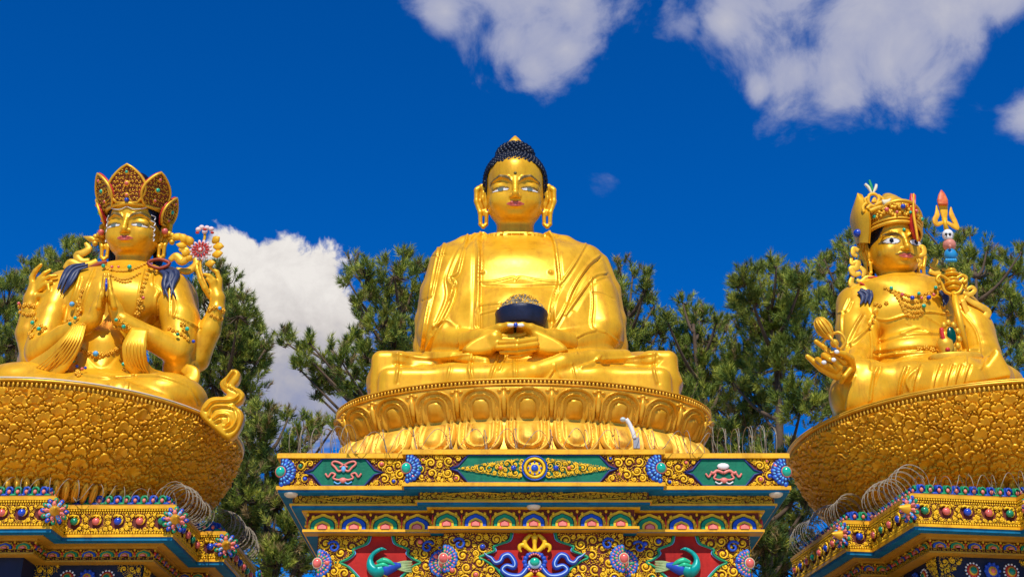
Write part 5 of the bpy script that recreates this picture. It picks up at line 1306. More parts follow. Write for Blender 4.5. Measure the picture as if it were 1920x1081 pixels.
# flower held by the rear hand
m = MB(); c_ = P(377, 470, 29.7); lf = MB(); pf = MB(); pr_ = MB()
for k in range(14):
    th = k*2*pi/14; d_ = np.array((cos(th), -.12, sin(th))); (pf).ball(c_+d_*.20, (.10, .045, .045), (d_/np.linalg.norm(d_), np.cross(d_, (0, -1, 0)), (0, -1, 0)), 8, 5); pr_.ball(c_+d_*.17+np.array((0, -.05, 0)), (.06, .028, .03), (d_/np.linalg.norm(d_), np.cross(d_, (0, -1, 0)), (0, -1, 0)), 7, 4)
pf.ball(c_+np.array((0, -.04, 0)), (.11, .08, .11), None, 12, 7); pf.build('flower_petals', mat('pale_pink_paint', (.75, .55, .5), .5, 0, .1, 0, 1, 5), LS)
for k in range(7): th = k*2*pi/7; pr_.ball(c_+np.array((cos(th)*.07, -.12, sin(th)*.07)), .03, None, 6, 4)
pr_.build('flower_red_petals', REDP, LS)
for (x, y, tx, ty, w) in ((352, 455, 336, 438, 9), (360, 460, 352, 442, 8), (398, 455, 412, 444, 9), (400, 462, 420, 462, 9), (398, 478, 418, 474, 9), (355, 478, 340, 470, 9), (345, 445, 322, 442, 8), (385, 495, 404, 492, 8), (350, 462, 330, 458, 7), (360, 488, 350, 480, 8)):
    a_, b_ = P(x, y, 29.72), P(tx, ty, 29.65); u = mpp(x, y, 29.7); m.tube(np.array([a_, a_*.6+b_*.4, a_*.3+b_*.7, b_]), np.array((.3, 1, .8, .1))*w*u, 9, flat=.45, up=(0, -1, 0))
for pts in ([(377, 485), (376, 505), (384, 530), (392, 550)], [(383, 432), (384, 445), (380, 458)], [(340, 448), (352, 458), (365, 465)]): ribbon(m, pts, 29.75, 2.6, 1)
m.build('flower_leaves', YEL, LS)
m = MB()
for x, y in ((372, 430), (378, 426), (388, 427), (396, 429), (384, 434)): m.ball(P(x, y, 29.7), (.075, .05, .065), None, 8, 5)
m.build('bud', mat('pale_pink_paint', (.7, .5, .5)), LS)
m = MB()
for x, y in ((370, 436), (384, 430), (398, 436)): m.ball(P(x, y, 29.66), (.05, .04, .03), None, 8, 5)
m.build('bud_red_edge', REDP, LS)
# ------------------------------------------------------------------ right figure: hat, moustache, vajra in the raised hand, trident staff
RS_ = thing('statue', 'gold figure with winged hat and moustache, holding a sceptre, trident staff at its shoulder', 'statue', (11.0, 31.0, 10.0), 'seated gold statues')
s = SDF((6.3, 26.2, 9.85), (14.2, 33.0, 16.2), .026)
# legs under pleated cloth, left knee forward
s.chain([(P(1606, 745, 28.6), .62), (P(1700, 728, 28.2), .60), (P(1800, 718, 28.4), .58), (P(1860, 712, 29.0), .5)], .2)
s.rbox(P(1612, 742, 28.8), (.55, .85, .72), .42, .2)
s.chain([C_(1590, 735, 28.5, 26), C_(1660, 708, 28.0, 18), C_(1750, 700, 28.1, 16), C_(1830, 702, 28.4, 14)], .15)
s.ell(P(1760, 718, 29.9), (2.0, 1.1, .6), .2)
# boot sole turned up on the right
s.chain([(P(1800, 706, 28.2), .22), (P(1840, 704, 28.4), .28), (P(1866, 700, 28.6), .30)], .12)
s.extr([(1800, 718), (1838, 692), (1860, 664), (1870, 655), (1882, 672), (1893, 714)], 28.0, 28.7, .12, .06, 28.1, 3)
# waist, chest, robe
lofts(s, [(700, 1640, 1800, 30.2, .95), (660, 1636, 1800, 30.3, .85), (630, 1636, 1790, 30.35, .78), (600, 1622, 1785, 30.4, .85), (565, 1606, 1790, 30.5, .95), (545, 1590, 1785, 30.6, .85), (534, 1612, 1765, 30.65, .62), (522, 1650, 1735, 30.7, .42)], 0, 2.3)
s.ell(P(1706, 590, 29.85), (1.05, .42, .62), .25)
s.ell(P(1716, 665, 29.75), (.92, .55, .5), .25)
# viewer's left arm: shoulder, elbow, forearm turned up to the hand on the knee
s.chain([C_(1606, 572, 30.4, 38), C_(1606, 620, 30.0, 38), C_(1612, 660, 29.6, 34)], .10)
s.chain([C_(1612, 668, 29.4, 28), C_(1600, 685, 28.8, 22), C_(1588, 688, 28.4, 16)], .06)
# viewer's right arm and the wide robe falling over it
s.chain([C_(1790, 570, 30.6, 34), C_(1822, 620, 30.4, 38), C_(1838, 665, 30.0, 38)], .12)
s.chain([C_(1838, 672, 29.7, 26), C_(1800, 680, 29.2, 20), C_(1770, 680, 29.0, 16)], .08)
lofts(s, [(705, 1780, 1868, 30.4, .55), (660, 1770, 1868, 30.5, .6), (620, 1760, 1856, 30.6, .6), (580, 1760, 1838, 30.7, .5), (548, 1750, 1806, 30.8, .35)], .12)
# belt
s.chain([C_(1640, 672, 29.75, 5), C_(1680, 662, 29.25, 5), C_(1730, 660, 29.2, 5), C_(1775, 662, 29.4, 5)], .03)
T2 = Surf(s, 3)
for pts, h, w in (([(1630, 600), (1636, 640), (1634, 690)], -.05, 3), ([(1648, 640), (1690, 629), (1740, 626), (1780, 628)], .05, 2.4), ([(1640, 662), (1690, 655), (1740, 652), (1780, 655)], -.04, 3),
     ([(1590, 560), (1578, 590), (1578, 640)], .03, 2.4), ([(1616, 590), (1604, 610), (1590, 640), (1586, 660)], .05, 2.6), ([(1640, 582), (1630, 610), (1610, 632), (1588, 650)], .05, 2.6), ([(1572, 586), (1588, 582), (1596, 566)], .03, 2),
     ([(1632, 590), (1660, 600), (1700, 590), (1740, 585), (1780, 590)], .04, 2.4), ([(1730, 588), (1755, 604), (1778, 620)], .04, 2.2), ([(1690, 625), (1720, 615), (1745, 625)], .04, 3), ([(1700, 606), (1730, 618)], .02, 2),
     ([(1785, 560), (1800, 600), (1810, 650), (1812, 680)], .04, 2.5), ([(1800, 580), (1830, 620), (1840, 670)], .03, 2.5), ([(1838, 655), (1818, 655), (1800, 658)], .03, 2), ([(1770, 570), (1776, 610), (1790, 660)], .04, 2.5)):
    T2.stroke(pts, h, w*.85); T2.stroke([(x+w*1.4, y+w*.6) for x, y in pts], -abs(h)*.6, w*.85)
for x in (1638, 1690, 1715, 1752, 1776, 1792, 1808): T2.stroke([(x+8, 688-(x > 1700)*4), (x-2, 715), (x-7, 752)], .05, 2.0); T2.stroke([(x+13, 688-(x > 1700)*4), (x+3, 715), (x-2, 752)], -.04, 2.0)
T2.stroke([(1602, 706), (1594, 730), (1588, 765)], .03, 2.4); T2.stroke([(1640, 700), (1637, 730), (1634, 752)], .04, 2.4)
T2.stroke([(1720, 690), (1700, 712), (1706, 735), (1690, 745)], .05, 2.6)
T2.stroke([(1810, 722), (1850, 716), (1890, 708)], -.05, 3); T2.stroke([(1838, 690), (1850, 670), (1868, 655)], .04, 2.4)
hs2 = SDF((6.0, 26.4, 10.0), (8.8, 29.8, 13.0), .0135)
def ch(*a, k=.015): hs2.chain([C_(x, y, Y, r) for x, y, Y, r in a], k)
ch((1604, 690, 28.9, 16), (1592, 698, 28.3, 15), (1578, 694, 27.95, 14), k=.05); ch((1590, 700, 28.2, 12), (1570, 700, 27.9, 12), (1562, 688, 27.8, 9), k=.05)
ch((1562, 702, 27.85, 8), (1540, 690, 27.75, 7), (1526, 678, 27.7, 6), (1514, 668, 27.7, 4.6))                   # index, stretched
ch((1566, 694, 27.75, 7), (1548, 684, 27.6, 6.5), (1533, 674, 27.55, 5.6), (1541, 681, 27.4, 4.6))
ch((1574, 688, 27.7, 7), (1562, 674, 27.6, 6.5), (1545, 666, 27.5, 6), (1556, 674, 27.35, 4.8))
ch((1582, 680, 27.8, 6.5), (1560, 664, 27.65, 5.5), (1544, 650, 27.6, 5), (1530, 640, 27.6, 4.4))                 # little finger up-left
ch((1596, 690, 28.0, 10), (1594, 672, 27.75, 8), (1582, 663, 27.55, 6.6), (1568, 660, 27.45, 5))                   # thumb
ch((1577, 715, 27.9, 5), (1584, 705, 27.75, 5), (1594, 692, 27.75, 5))
H2 = Surf(hs2, 2)
YAWR = R(9)
HV3, HQ3, HTO3, HR3, HVL3 = make_head(P(1674, 462, 30.6), 1.60, YAWR, R(8), 'guru', RS_)
b = MB(); b.add(T2.V, T2.Q); b.add(H2.V, H2.Q); b.add(HV3, HQ3); b.build('body', GOLD, RS_)
m = MB()
for x, y in ((1545, 679), (1563, 674), (1569, 659)): m.ball(P(x, y, 27.32), (.06, .035, .05), None, 8, 5)
m.build('fingernails', WHITE, RS_)
# hair under the hat and behind the neck, moustache
m = MB(); hv_, hq_ = hair_cap(HTO3, 'guru'); m.add(HTO3(hv_), hq_)
m.build('hair', BLACKM, RS_)
m = MB()
for g in (-1, 1): m.tube(cr(np.array([HTO3(q) for q in ((g*.02, -.475, -.185), (g*.08, -.465, -.178), (g*.15, -.425, -.200), (g*.20, -.39, -.165))]), 5), .016, 6)
m.build('moustache', BROWM, RS_)
b = MB(); b.ball(HTO3((0, -.44, .18)), .045, None, 8, 5); b.build('forehead_gem', TEAL, RS_)
# hat
hat, hatr, hg = MB(), MB(), MB()
def hring(z, rx, ry, n=26, a0=-1.9, a1=1.9, dz=0.): return np.array([HTO3(np.array((rx*sin(t), .08-ry*cos(t), z+dz*(1-cos(t))))) for t in np.linspace(a0, a1, n)])
r0 = hring(.30, .47, .535, dz=-.12); rows = [hring(z, rx, ry, dz=dz) for z, rx, ry, dz in ((.29, .46, .53, -.14), (.44, .465, .53, -.10), (.64, .42, .48, -.12), (.80, .31, .35, -.14), (.92, .18, .20, -.12), (1.0, .07, .07, 0))]
V = np.concatenate(rows); nn_ = 26; i = np.arange(5)[:, None]; j = np.arange(nn_-1)[None]
Qh = np.stack([i*nn_+j, i*nn_+j+1, (i+1)*nn_+j+1, (i+1)*nn_+j], -1).reshape(-1, 4); hat.add(V, Qh)
back = [np.array([HTO3(np.array((rx*sin(t), .08-ry*cos(t), z))) for t in np.linspace(1.8, 2*pi-1.8, 14)]) for z, rx, ry in ((.1, .47, .53), (.5, .46, .52), (.9, .10, .10))]
Vb = np.concatenate(back); i = np.arange(2)[:, None]; j = np.arange(13)[None]; hat.add(Vb, np.stack([i*14+j, i*14+j+1, (i+1)*14+j+1, (i+1)*14+j], -1).reshape(-1, 4))
hat.tube(r0, .05, 8); hat.tube(hring(.36, .485, .55, dz=-.12), .03, 6)
fr_t = np.linspace(-1.25, 1.25, 22)
hat.tube(np.array([HTO3(np.array((.49*sin(t), .08-.56*cos(t), .36+.30*cos(t*1.22)))) for t in fr_t]), .045, 8)
for k in range(90):
    t = rng.uniform(-1.1, 1.1); z = rng.uniform(.40, .36+.27*cos(t*1.22)); c_ = HTO3(np.array((.485*sin(t), .08-.55*cos(t), z))); hat.ball(c_, (.05, .05, .05), None, 6, 4)
hat.build('hat', ORN, RS_)
for t, z, r, mm in ((-.95, .42, .055, TEAL), (-.55, .50, .06, PINKG), (-.05, .54, .065, BLUEG), (.45, .50, .055, PINKG), (.85, .42, .05, TEAL), (-.25, .44, .04, PINKG), (.2, .45, .04, TEAL)):
    b = MB(); b.ball(HTO3(np.array((.50*sin(t), .08-.59*cos(t), z))), r, None, 9, 6); b.build('hat_gem', mm, RS_)
# turned-up flaps
fl = MB()
def plate(mb, pts, Y, th, m0=None):
    pl = np.array([P(x, y, Y)[[0, 2]] for x, y in cr(pts, 4, True)]); mb.prism(pl, (np.array((0, Y, 0.)), np.array((1., 0, 0)), np.array((0, 0, 1.)), np.array((0, -1., 0))), 0, th)
def shellplate(mb, outer, inner, m=10):
    """curved sheet between two space curves, given thickness"""
    A_ = cr(np.array(outer), m); B_ = cr(np.array(inner), m); n = min(len(A_), len(B_)); A_, B_ = A_[:n], B_[:n]; k = 6
    w = np.linspace(0, 1, k)[:, None, None]; G = A_[None]*(1-w)+B_[None]*w; bul = np.sin(pi*w)*.10*np.array((-1, -.6, 0)); G = G+bul
    off = np.array((.05, .03, 0)); V = np.concatenate([G.reshape(-1, 3), (G+off).reshape(-1, 3)]); i = np.arange(k-1)[:, None]; j = np.arange(n-1)[None]
    Q = np.stack([i*n+j, i*n+j+1, (i+1)*n+j+1, (i+1)*n+j], -1).reshape(-1, 4); mb.add(V, np.concatenate([Q, (Q+k*n)[:, ::-1]]))
H_ = lambda *a: HTO3(a)
shellplate(fl, [P(1606, 460, 30.6), P(1596, 430, 30.7), P(1594, 408, 30.7), P(1602, 380, 30.6), P(1613, 363, 30.4)], [P(1628, 455, 29.9), P(1630, 425, 29.8), P(1628, 400, 29.8), P(1621, 380, 30.1), P(1614, 364, 30.35)])
fl.build('hat_flap', GOLD, RS_)
b = MB(); b.ball(P(1608, 437, 30.15), .11, None, 10, 6); b.build('hat_gem', BLUEG, RS_)
fl2 = MB(); shellplate(fl2, [P(1722, 452, 29.7), P(1718, 430, 29.7), P(1714, 400, 29.7), P(1714, 364, 29.9)], [P(1714, 446, 30.2), P(1704, 420, 30.2), P(1703, 398, 30.2), P(1712, 365, 30.0)]); fl2.build('red_hat_flap', REDP, RS_)
m = MB(); ribbon(m, [(1721, 452), (1717, 425), (1713, 400), (1713, 363)], 29.65, [2, 2.6, 2.6, 1.5], 1)
# crest: half vajra, lotus, scrolls
for pts, w in (([(1634, 385), (1628, 378), (1630, 366), (1640, 364), (1648, 372), (1644, 382)], 3.2), ([(1640, 386), (1652, 380), (1662, 384), (1672, 380)], 4), ([(1626, 392), (1632, 386), (1642, 388)], 4), ([(1636, 380), (1640, 372), (1641, 380)], 3), ([(1652, 386), (1660, 392), (1670, 390)], 4), ([(1625, 384), (1622, 374), (1628, 370)], 3), ([(1630, 396), (1646, 390), (1660, 388), (1676, 392)], 4.5), ([(1646, 366), (1656, 374), (1652, 384)], 3), ([(1662, 380), (1672, 376), (1680, 384), (1672, 388)], 3.5), ([(1620, 398), (1618, 388), (1624, 380)], 3)):
    ribbon(m, pts, 29.9, w, .8)
m.build('hat_crest', YEL, RS_)
m = MB(); ribbon(m, [(1634, 362), (1629, 352), (1622, 345)], 29.9, [2, 3, 2.6], 1); ribbon(m, [(1637, 362), (1642, 352), (1643, 346)], 29.9, [2, 3, 2.4], 1); ribbon(m, [(1655, 380), (1664, 378), (1670, 372)], 29.8, [6, 5, 1], .7); m.build('crest_white_feathers', mat('cream_paint', (.7, .62, .4), .5), RS_)
m = MB(); ribbon(m, [(1636, 358), (1633, 348), (1630, 338)], 29.9, [2, 3, 2.4], 1); m.build('crest_green_plume', GREENB, RS_)
# ear scrolls and neck scarves
m = MB()
SC1 = (([(1610, 470), (1601, 466), (1600, 476), (1608, 480)], [4, 5, 5, 3]), ([(1596, 484), (1598, 494), (1608, 492), (1606, 502), (1596, 504), (1602, 514), (1614, 512)], [3, 5, 6, 6, 6, 6, 4]), ([(1612, 500), (1620, 508), (1618, 520)], [4, 5, 3]),
               ([(1598, 520), (1596, 532), (1608, 540), (1622, 536), (1630, 528)], [4, 6, 7, 6, 4]), ([(1606, 524), (1616, 528), (1628, 520), (1648, 526), (1640, 536)], [3, 5, 5, 5, 3]),
               ([(1722, 462), (1731, 464), (1732, 476), (1722, 480)], [4, 5, 5, 3]), ([(1718, 488), (1726, 490), (1722, 500)], [5, 4, 2]), ([(1750, 484), (1756, 490), (1748, 498), (1758, 506), (1750, 514)], [3, 4, 5, 5, 4]),
               ([(1742, 508), (1756, 512), (1770, 516), (1778, 508), (1766, 504)], [5, 6, 6, 5, 3]), ([(1744, 524), (1760, 524), (1776, 528), (1790, 520), (1802, 512)], [4, 6, 7, 6, 3]), ([(1766, 532), (1786, 536), (1802, 530), (1810, 520), (1800, 514)], [4, 6, 6, 5, 3]),
               ([(1806, 548), (1818, 552), (1828, 544), (1822, 538), (1812, 544)], [4, 5, 4, 4, 3]), ([(1808, 556), (1822, 566), (1838, 574), (1852, 584), (1846, 594), (1828, 590), (1818, 580)], [5, 6, 7, 7, 7, 6, 4]), ([(1804, 560), (1816, 590), (1832, 608), (1852, 624)], [5, 6, 5, 4]), ([(1810, 590), (1824, 606), (1842, 616), (1858, 622)], [4, 5, 4, 3]))
for sd in (0, 1):
    m = MB()
    for pts, w in SC1:
        if (pts[0][0] > 1700) == bool(sd): ribbon(m, pts, 30.0 if sd and pts[0][0] > 1740 else 30.1, w, .35)
    if not sd: m.build('scrolled_scarf', ORN, RS_)
m.build('scrolled_scarf', ORN, RS_)
m = MB(); ribbon(m, [(1612, 530), (1628, 536), (1650, 528), (1644, 520), (1628, 520)], 30.0, [2, 2, 2, 2, 1.5], 1); ribbon(m, [(1728, 520), (1748, 530), (1772, 542)], 29.9, [3, 4, 3], .8); m.build('red_collar_edge', REDP, RS_)
m = MB()
for pts in ([(1626, 546), (1626, 556), (1620, 572)], [(1610, 550), (1618, 560), (1612, 574)], [(1632, 548), (1634, 560), (1630, 574)], [(1612, 546), (1624, 552), (1628, 568)]): ribbon_on(m, pts, T2, [5, 6, 1], .06)
for pts in ([(1764, 548), (1773, 560), (1770, 574)], [(1760, 548), (1768, 560), (1766, 576)]): ribbon_on(m, pts, T2, [5, 5, 1], .06)
m.build('blue_hair_locks', LOCK, RS_)
# breast plate, clasp rings, belt knot
m = MB()
for row, (a_, sag) in enumerate(((0, 0), (8, 10), (14, 20), (20, 29), (26, 37))):
    florets(m, [(1660+a_, 540+sag*.4), (1690+a_*.3, 550+sag), (1712, 556+sag), (1738-a_*.4, 550+sag), (1760-a_*1.2, 540+sag*.4)], T2, 3.4, step=6.5)
florets(m, [(1642, 570), (1650, 572), (1662, 568), (1768, 575), (1776, 585)], T2, 4.5)
florets(m, [(1724, 654), (1736, 652), (1748, 656), (1760, 658)], T2, 6.0); florets(m, [(1640, 585), (1636, 600), (1630, 608)], T2, 4)
m.build('breast_ornament', ORN, RS_)
gems(RS_, [(1672, 544, 3.6, TEAL), (1751, 543, 3.6, TEAL), (1691, 556, 4, PINKG), (1709, 562, 4.4, BLUEG), (1721, 554, 3.6, TEAL), (1739, 561, 4.4, BLUEG), (1748, 556, 3.4, PINKG), (1730, 576, 4, TEAL), (1726, 562, 3, PINKG)], T2, lift=.09)
# vajra held over the hand
m = MB()
A0, A1 = P(1531, 596, 27.5), P(1578, 662, 27.5); D = A1-A0; Dn = D/np.linalg.norm(D); S1 = np.cross(Dn, (0, -1, 0)); S1 /= np.linalg.norm(S1); S2 = np.cross(Dn, S1)
L = np.linalg.norm(D); tt = np.linspace(0, 1, 14)
m.tube(A0+D*np.array((0, .05, .15, .35, .50, .58))[:, None], [.03, .11, .15, .15, .12, .07], 10)
for k in range(4):
    e = S1*cos(k*pi/2+.4)+S2*sin(k*pi/2+.4); q = np.array([A0+D*.50, A0+D*.55+e*.20, A0+D*.70+e*.25, A0+D*.85+e*.20, A0+D*.92]); m.tube(cr(q, 5), .035, 7)
    q = np.array([A0+D*.04, A0+D*.16+e*.13, A0+D*.34+e*.15, A0+D*.46+e*.10]); m.tube(cr(q, 5), .035, 6)
m.ball(A0+D*.72, (.10, .10, .10), None, 10, 6)
for k in range(8):
    e = S1*cos(k*pi/4)+S2*sin(k*pi/4); m.tube(cr(np.array([A0+D*.0, A0+D*.06+e*.10, A0+D*.16+e*.155, A0+D*.34+e*.16, A0+D*.48+e*.13]), 4), .018, 5)
m.build('vajra', ORN, RS_)
# skull cup with vase in the lap, tray
m = MB(); c_ = P(1795, 690, 28.7); u = mpp(1795, 690, 28.7); m.lathe(c_, [(.01, -.1), (34*u, -.05), (46*u, .12), (52*u, .26), (50*u, .30), (.01, .30)], 36, .5); m.build('skull_cup', ORN, RS_)
m = MB(); m.lathe(c_+np.array((-.05, 0, .30)), [(.01, 0), (30*u, .0), (24*u, .06), (.01, .10)], 24, .5); m.build('cup_water', mat('grey_blue_paint', (.15, .22, .25), .3), RS_)
m = MB(); c_ = P(1775, 668, 28.85); m.lathe(c_, [(.01, -.1), (.16, -.08), (.10, .05), (.20, .2), (.20, .35), (.09, .5), (.13, .58), (.01, .62)], 14); 
for k in range(9):
    th = R(-80+34*k); q = P(1782, 630, 28.85)+np.array((cos(th)*.20, 0, sin(th)*.34)); m.ball(q, (.07, .06, .09), None, 7, 5)
m.build('longevity_vase', ORN, RS_)
b = MB(); b.ball(P(1784, 628, 28.75), (.11, .05, .22), None, 12, 8); b.build('vase_jewel', mat('dark_green_gem', (.0, .05, .03), .2, 0, .2, 0, 1, 5), RS_)
m = MB(); m.tube(cr(np.array([P(x, y, 28.72) for x, y in ((1765, 615), (1768, 632), (1774, 642))]), 4), .05, 7); m.ball(P(1777, 655, 28.7), (.06, .05, .06), None, 8, 5); m.build('vase_red_petals', REDP, RS_)
# staff
st = MB(); a_, b_ = P(1813, 664, 29.25), P(1787, 545, 29.25); st.tube(np.array([a_, b_]), 6.2*mpp(1800, 600, 29.25), 14); a2 = P(1782, 500, 29.25); st.tube(np.array([b_, a2]), .06, 10)
for y, w in ((540, 12), (533, 16), (525, 13), (516, 15), (508, 10)): st.ball(P(1782+(y-500)*.12, y, 29.25), (w*.0135, w*.0135, .07), None, 14, 6)
for g in (-1, 1):
    st.tube(cr(np.array([P(1786+g*x, y, 29.2) for x, y in ((2, 552), (14, 546), (20, 532), (26, 528), (24, 540))]), 5), .04, 7); st.tube(cr(np.array([P(1784+g*x, y, 29.15) for x, y in ((0, 530), (12, 520), (22, 516), (28, 524), (22, 530))]), 5), .04, 7)
st.build('trident_staff', GOLD, RS_)
m = MB(); m.ball(P(1782, 478, 29.25), (.155, .16, .17), None, 14, 9)
for k in range(5): m.ball(P(1775+4*k, 488, 29.1), (.05, .05, .05), None, 7, 5)
m.build('blue_head_knob', mat('sky_blue_paint', (.02, .25, .50), .4), RS_)
m = MB(); m.ball(P(1780, 459, 29.25), (.16, .16, .16), None, 14, 9); m.ball(P(1781, 462, 29.07), (.04, .06, .06), None, 8, 5); m.build('coral_head_knob', mat('salmon_paint', (.62, .22, .15), .45), RS_)
m = MB(); m.ball(P(1777, 440, 29.25), (.135, .14, .14), None, 14, 9); m.ball(P(1778, 446, 29.2), (.10, .11, .08), None, 10, 6); m.build('skull_knob', WHITE, RS_)
m = MB()
for x in (1774, 1781): m.ball(P(x, 439, 29.09), (.035, .03, .035), None, 7, 5)
m.build('skull_eyes', BLACKM, RS_)
m = MB(); m.tube(np.array([P(1776, 434, 29.25), P(1772, 420, 29.25), P(1771, 410, 29.25)]), [.07, .05, .07], 10)
def flamew(mb, pts, w, Y=29.25): ribbon(mb, pts, Y, w, .4)
flamew(m, [(1771, 412), (1770, 400), (1768, 385), (1767, 372)], [4, 7, 9, 7]); flamew(m, [(1771, 416), (1757, 420), (1753, 412), (1757, 402), (1756, 385)], [3, 5, 5, 5, 1]); flamew(m, [(1774, 416), (1788, 424), (1796, 428), (1790, 415), (1784, 402), (1783, 388)], [3, 5, 3, 5, 5, 1])
m.build('trident', YEL, RS_)
m = MB(); flamew(m, [(1768, 384, -.08), (1767, 375, -.08), (1766, 364, -.08), (1765, 356, -.08)], [9.5, 10, 6, .8]); m.build('trident_flame', mat('flame_paint', (.62, .05, .03), .45, 0, .2, 0, 1, 7, (.8, .22, .05)), RS_)
# ------------------------------------------------------------------ pines
LEAFS = [mat('pine_needles_mid', (.155, .205, .020), .6, 0, .3, 0, 1, .6), mat('pine_needles_light', (.36, .38, .045), .6, 0, .3, 0, 1, .6), mat('pine_needles_dark', (.06, .105, .015), .6, 0, .3, 0, 1, .6), mat('pine_needles_dry', (.30, .21, .08), .7, 0, .3, 0, 1, .6)]
BARK = mat('pine_bark', (.10, .065, .04), .9, 0, .3, .4, 6, 3)
NR = np.random.default_rng(11)
def tufts(p, d, L, nl, w, n):
    """needle tufts: p,d (k,3); returns V,T"""
    k = len(p); a = NR.normal(size=(k, n, 3)); dd = d[:, None]
    rad = a-dd*(a*dd).sum(-1, keepdims=True); rad /= np.linalg.norm(rad, axis=-1, keepdims=True)+1e-9
    t = NR.random((k, n, 1))**.8; base = p[:, None]+dd*L[:, None, None]*t
    nd = dd*(.55+.75*t)+rad*.75+np.array((0, 0, -.12)); nd /= np.linalg.norm(nd, axis=-1, keepdims=True)
    tip = base+nd*nl[:, None, None]*(.7+.5*NR.random((k, n, 1)))
    side = np.cross(nd, NR.normal(size=(k, n, 3))); side /= np.linalg.norm(side, axis=-1, keepdims=True)+1e-9
    V = np.stack([base-side*w, base+side*w, tip], 2).reshape(-1, 3)
    return V, np.arange(len(V)).reshape(-1, 3)
def pine(label, Y, trunk, blobs, dens=1., mixw=(.48, .32, .14, .06), name='pine_tree'):
    t0 = P(*trunk[0], Y); t = thing(name, label, 'tree', (t0[0], Y, -1.6), 'pine trees behind the statues')
    tp = np.array([P(x, y, Y) for x, y in trunk]); tp = np.concatenate([[[tp[0][0], Y, -1.7]], tp]); tp = cr(tp, 6); r = np.linspace(.26, .05, len(tp)); wood = MB(); wood.tube(tp, r, 9)
    PV, PT, MI = [], [], []; nv = 0
    for bi, (x, y, rp) in enumerate(blobs):
        dy = NR.uniform(-2.2, 2.2); c = P(x, y, Y+dy); rm = rp*mpp(x, y, Y+dy)*1.08
        # limb from the trunk
        below = tp[tp[:, 2] < c[2]-.2]; j = below[-1] if len(below) else tp[0]
        j = below[np.argmin(np.abs(below[:, 2]-(c[2]-1.2-.5*abs(c[0]-j[0]))))] if len(below) else tp[0]
        mid = (j+c)/2+np.array((0, 0, -.25)); wood.tube(cr(np.array([j, mid, c]), 4), np.linspace(.085, .03, 9), 6)
        n = int(dens*rp*rp/13)+6
        u = NR.normal(size=(n, 3)); u /= np.linalg.norm(u, axis=1)[:, None]; q = u*(NR.random((n, 1))**.5)*rm*np.array((1.05, 1., 1.0))
        # lumps: pull shoots towards random attractors
        at = NR.normal(size=(max(3, n//7), 3))*rm*.62; nn_ = ((q[:, None]-at[None])**2).sum(-1).argmin(1); q = q*.5+at[nn_]*.52
        p = c+q; d = q/rm*.55+np.array((0, 0, .85))+NR.normal(size=(n, 3))*.28; d /= np.linalg.norm(d, axis=1)[:, None]
        for k in range(0, n, 5): wood.tube(np.array([c+q[k]*.1, c+q[k]*.6-np.array((0, 0, .08)), p[k]]), [.03, .02, .01], 4, caps=False)
        L = NR.uniform(.22, .46, n); nl = NR.uniform(.17, .28, n)
        mi = NR.choice(4, n, p=mixw)
        V, T = tufts(p, d, L, nl, .012, 40); PV.append(V); PT.append(T+nv); nv += len(V); MI.append(np.repeat(mi, 40))
    V = np.concatenate(PV); T = np.concatenate(PT); me = mesh_np('crown', V-wloc(t), None, T, False, np.concatenate(MI)); o = link('crown', me, t)
    for m_ in LEAFS: me.materials.append(m_)
    wood.build('trunk', BARK, t)
    return t
pine('pine at the left edge of the picture beside the raised hand', 47, [(20, 1000), (15, 760), (15, 600)], [(10, 575, 45), (30, 645, 52), (0, 700, 55), (58, 610, 36), (18, 535, 16), (42, 540, 14), (55, 680, 40)])
pine('rounded pine crown behind the left shoulder of the praying figure', 52, [(120, 1000), (118, 700), (110, 520)], [(130, 480, 30), (95, 492, 30), (62, 512, 26), (155, 505, 38), (110, 530, 45), (144, 462, 14), (170, 480, 30), (60, 540, 30), (110, 600, 50)])
pine('tall pine filling the gap right of the praying figure, against the white cloud', 44, [(440, 1050), (432, 850), (425, 640), (415, 530)], [(392, 525, 24), (412, 505, 11), (420, 560, 34), (447, 592, 34), (470, 650, 34), (436, 670, 50), (478, 690, 26), (408, 635, 46), (378, 560, 36), (430, 532, 14), (455, 566, 12), (486, 622, 13), (497, 655, 12), (400, 720, 46), (362, 610, 36), (455, 735, 36), (290, 690, 34), (340, 690, 30), (445, 630, 26)])
pine('low pine between the left and the central pedestal, below the cloud', 42, [(500, 1075), (500, 1000), (500, 850)], [(440, 800, 46), (500, 812, 32), (470, 860, 48), (520, 880, 42), (450, 930, 52), (520, 950, 46), (558, 836, 28), (600, 815, 20), (540, 1000, 44), (480, 1010, 52), (436, 1000, 46), (540, 785, 13), (500, 772, 14), (574, 800, 14), (622, 806, 13), (560, 1060, 46), (575, 1020, 24), (480, 770, 14), (420, 870, 40), (420, 960, 40), (520, 1060, 40)], 1., (.4, .2, .25, .15))
pine('pine with a long bough reaching left towards the cloud, beside the central figure', 43, [(760, 1000), (765, 800), (760, 650), (745, 540)], [(690, 520, 26), (658, 505, 13), (755, 482, 15), (740, 520, 30), (782, 512, 22), (700, 560, 30), (760, 570, 44), (720, 610, 36), (800, 620, 40), (682, 598, 20), (740, 655, 44), (692, 672, 28), (642, 680, 20), (602, 700, 24), (622, 722, 26), (572, 665, 17), (540, 645, 14), (532, 625, 9), (562, 692, 16), (592, 738, 18), (618, 655, 10), (578, 640, 9), (652, 650, 13), (662, 718, 28), (680, 640, 16), (672, 748, 16), (780, 700, 60), (655, 530, 9), (672, 570, 14)], 1.)
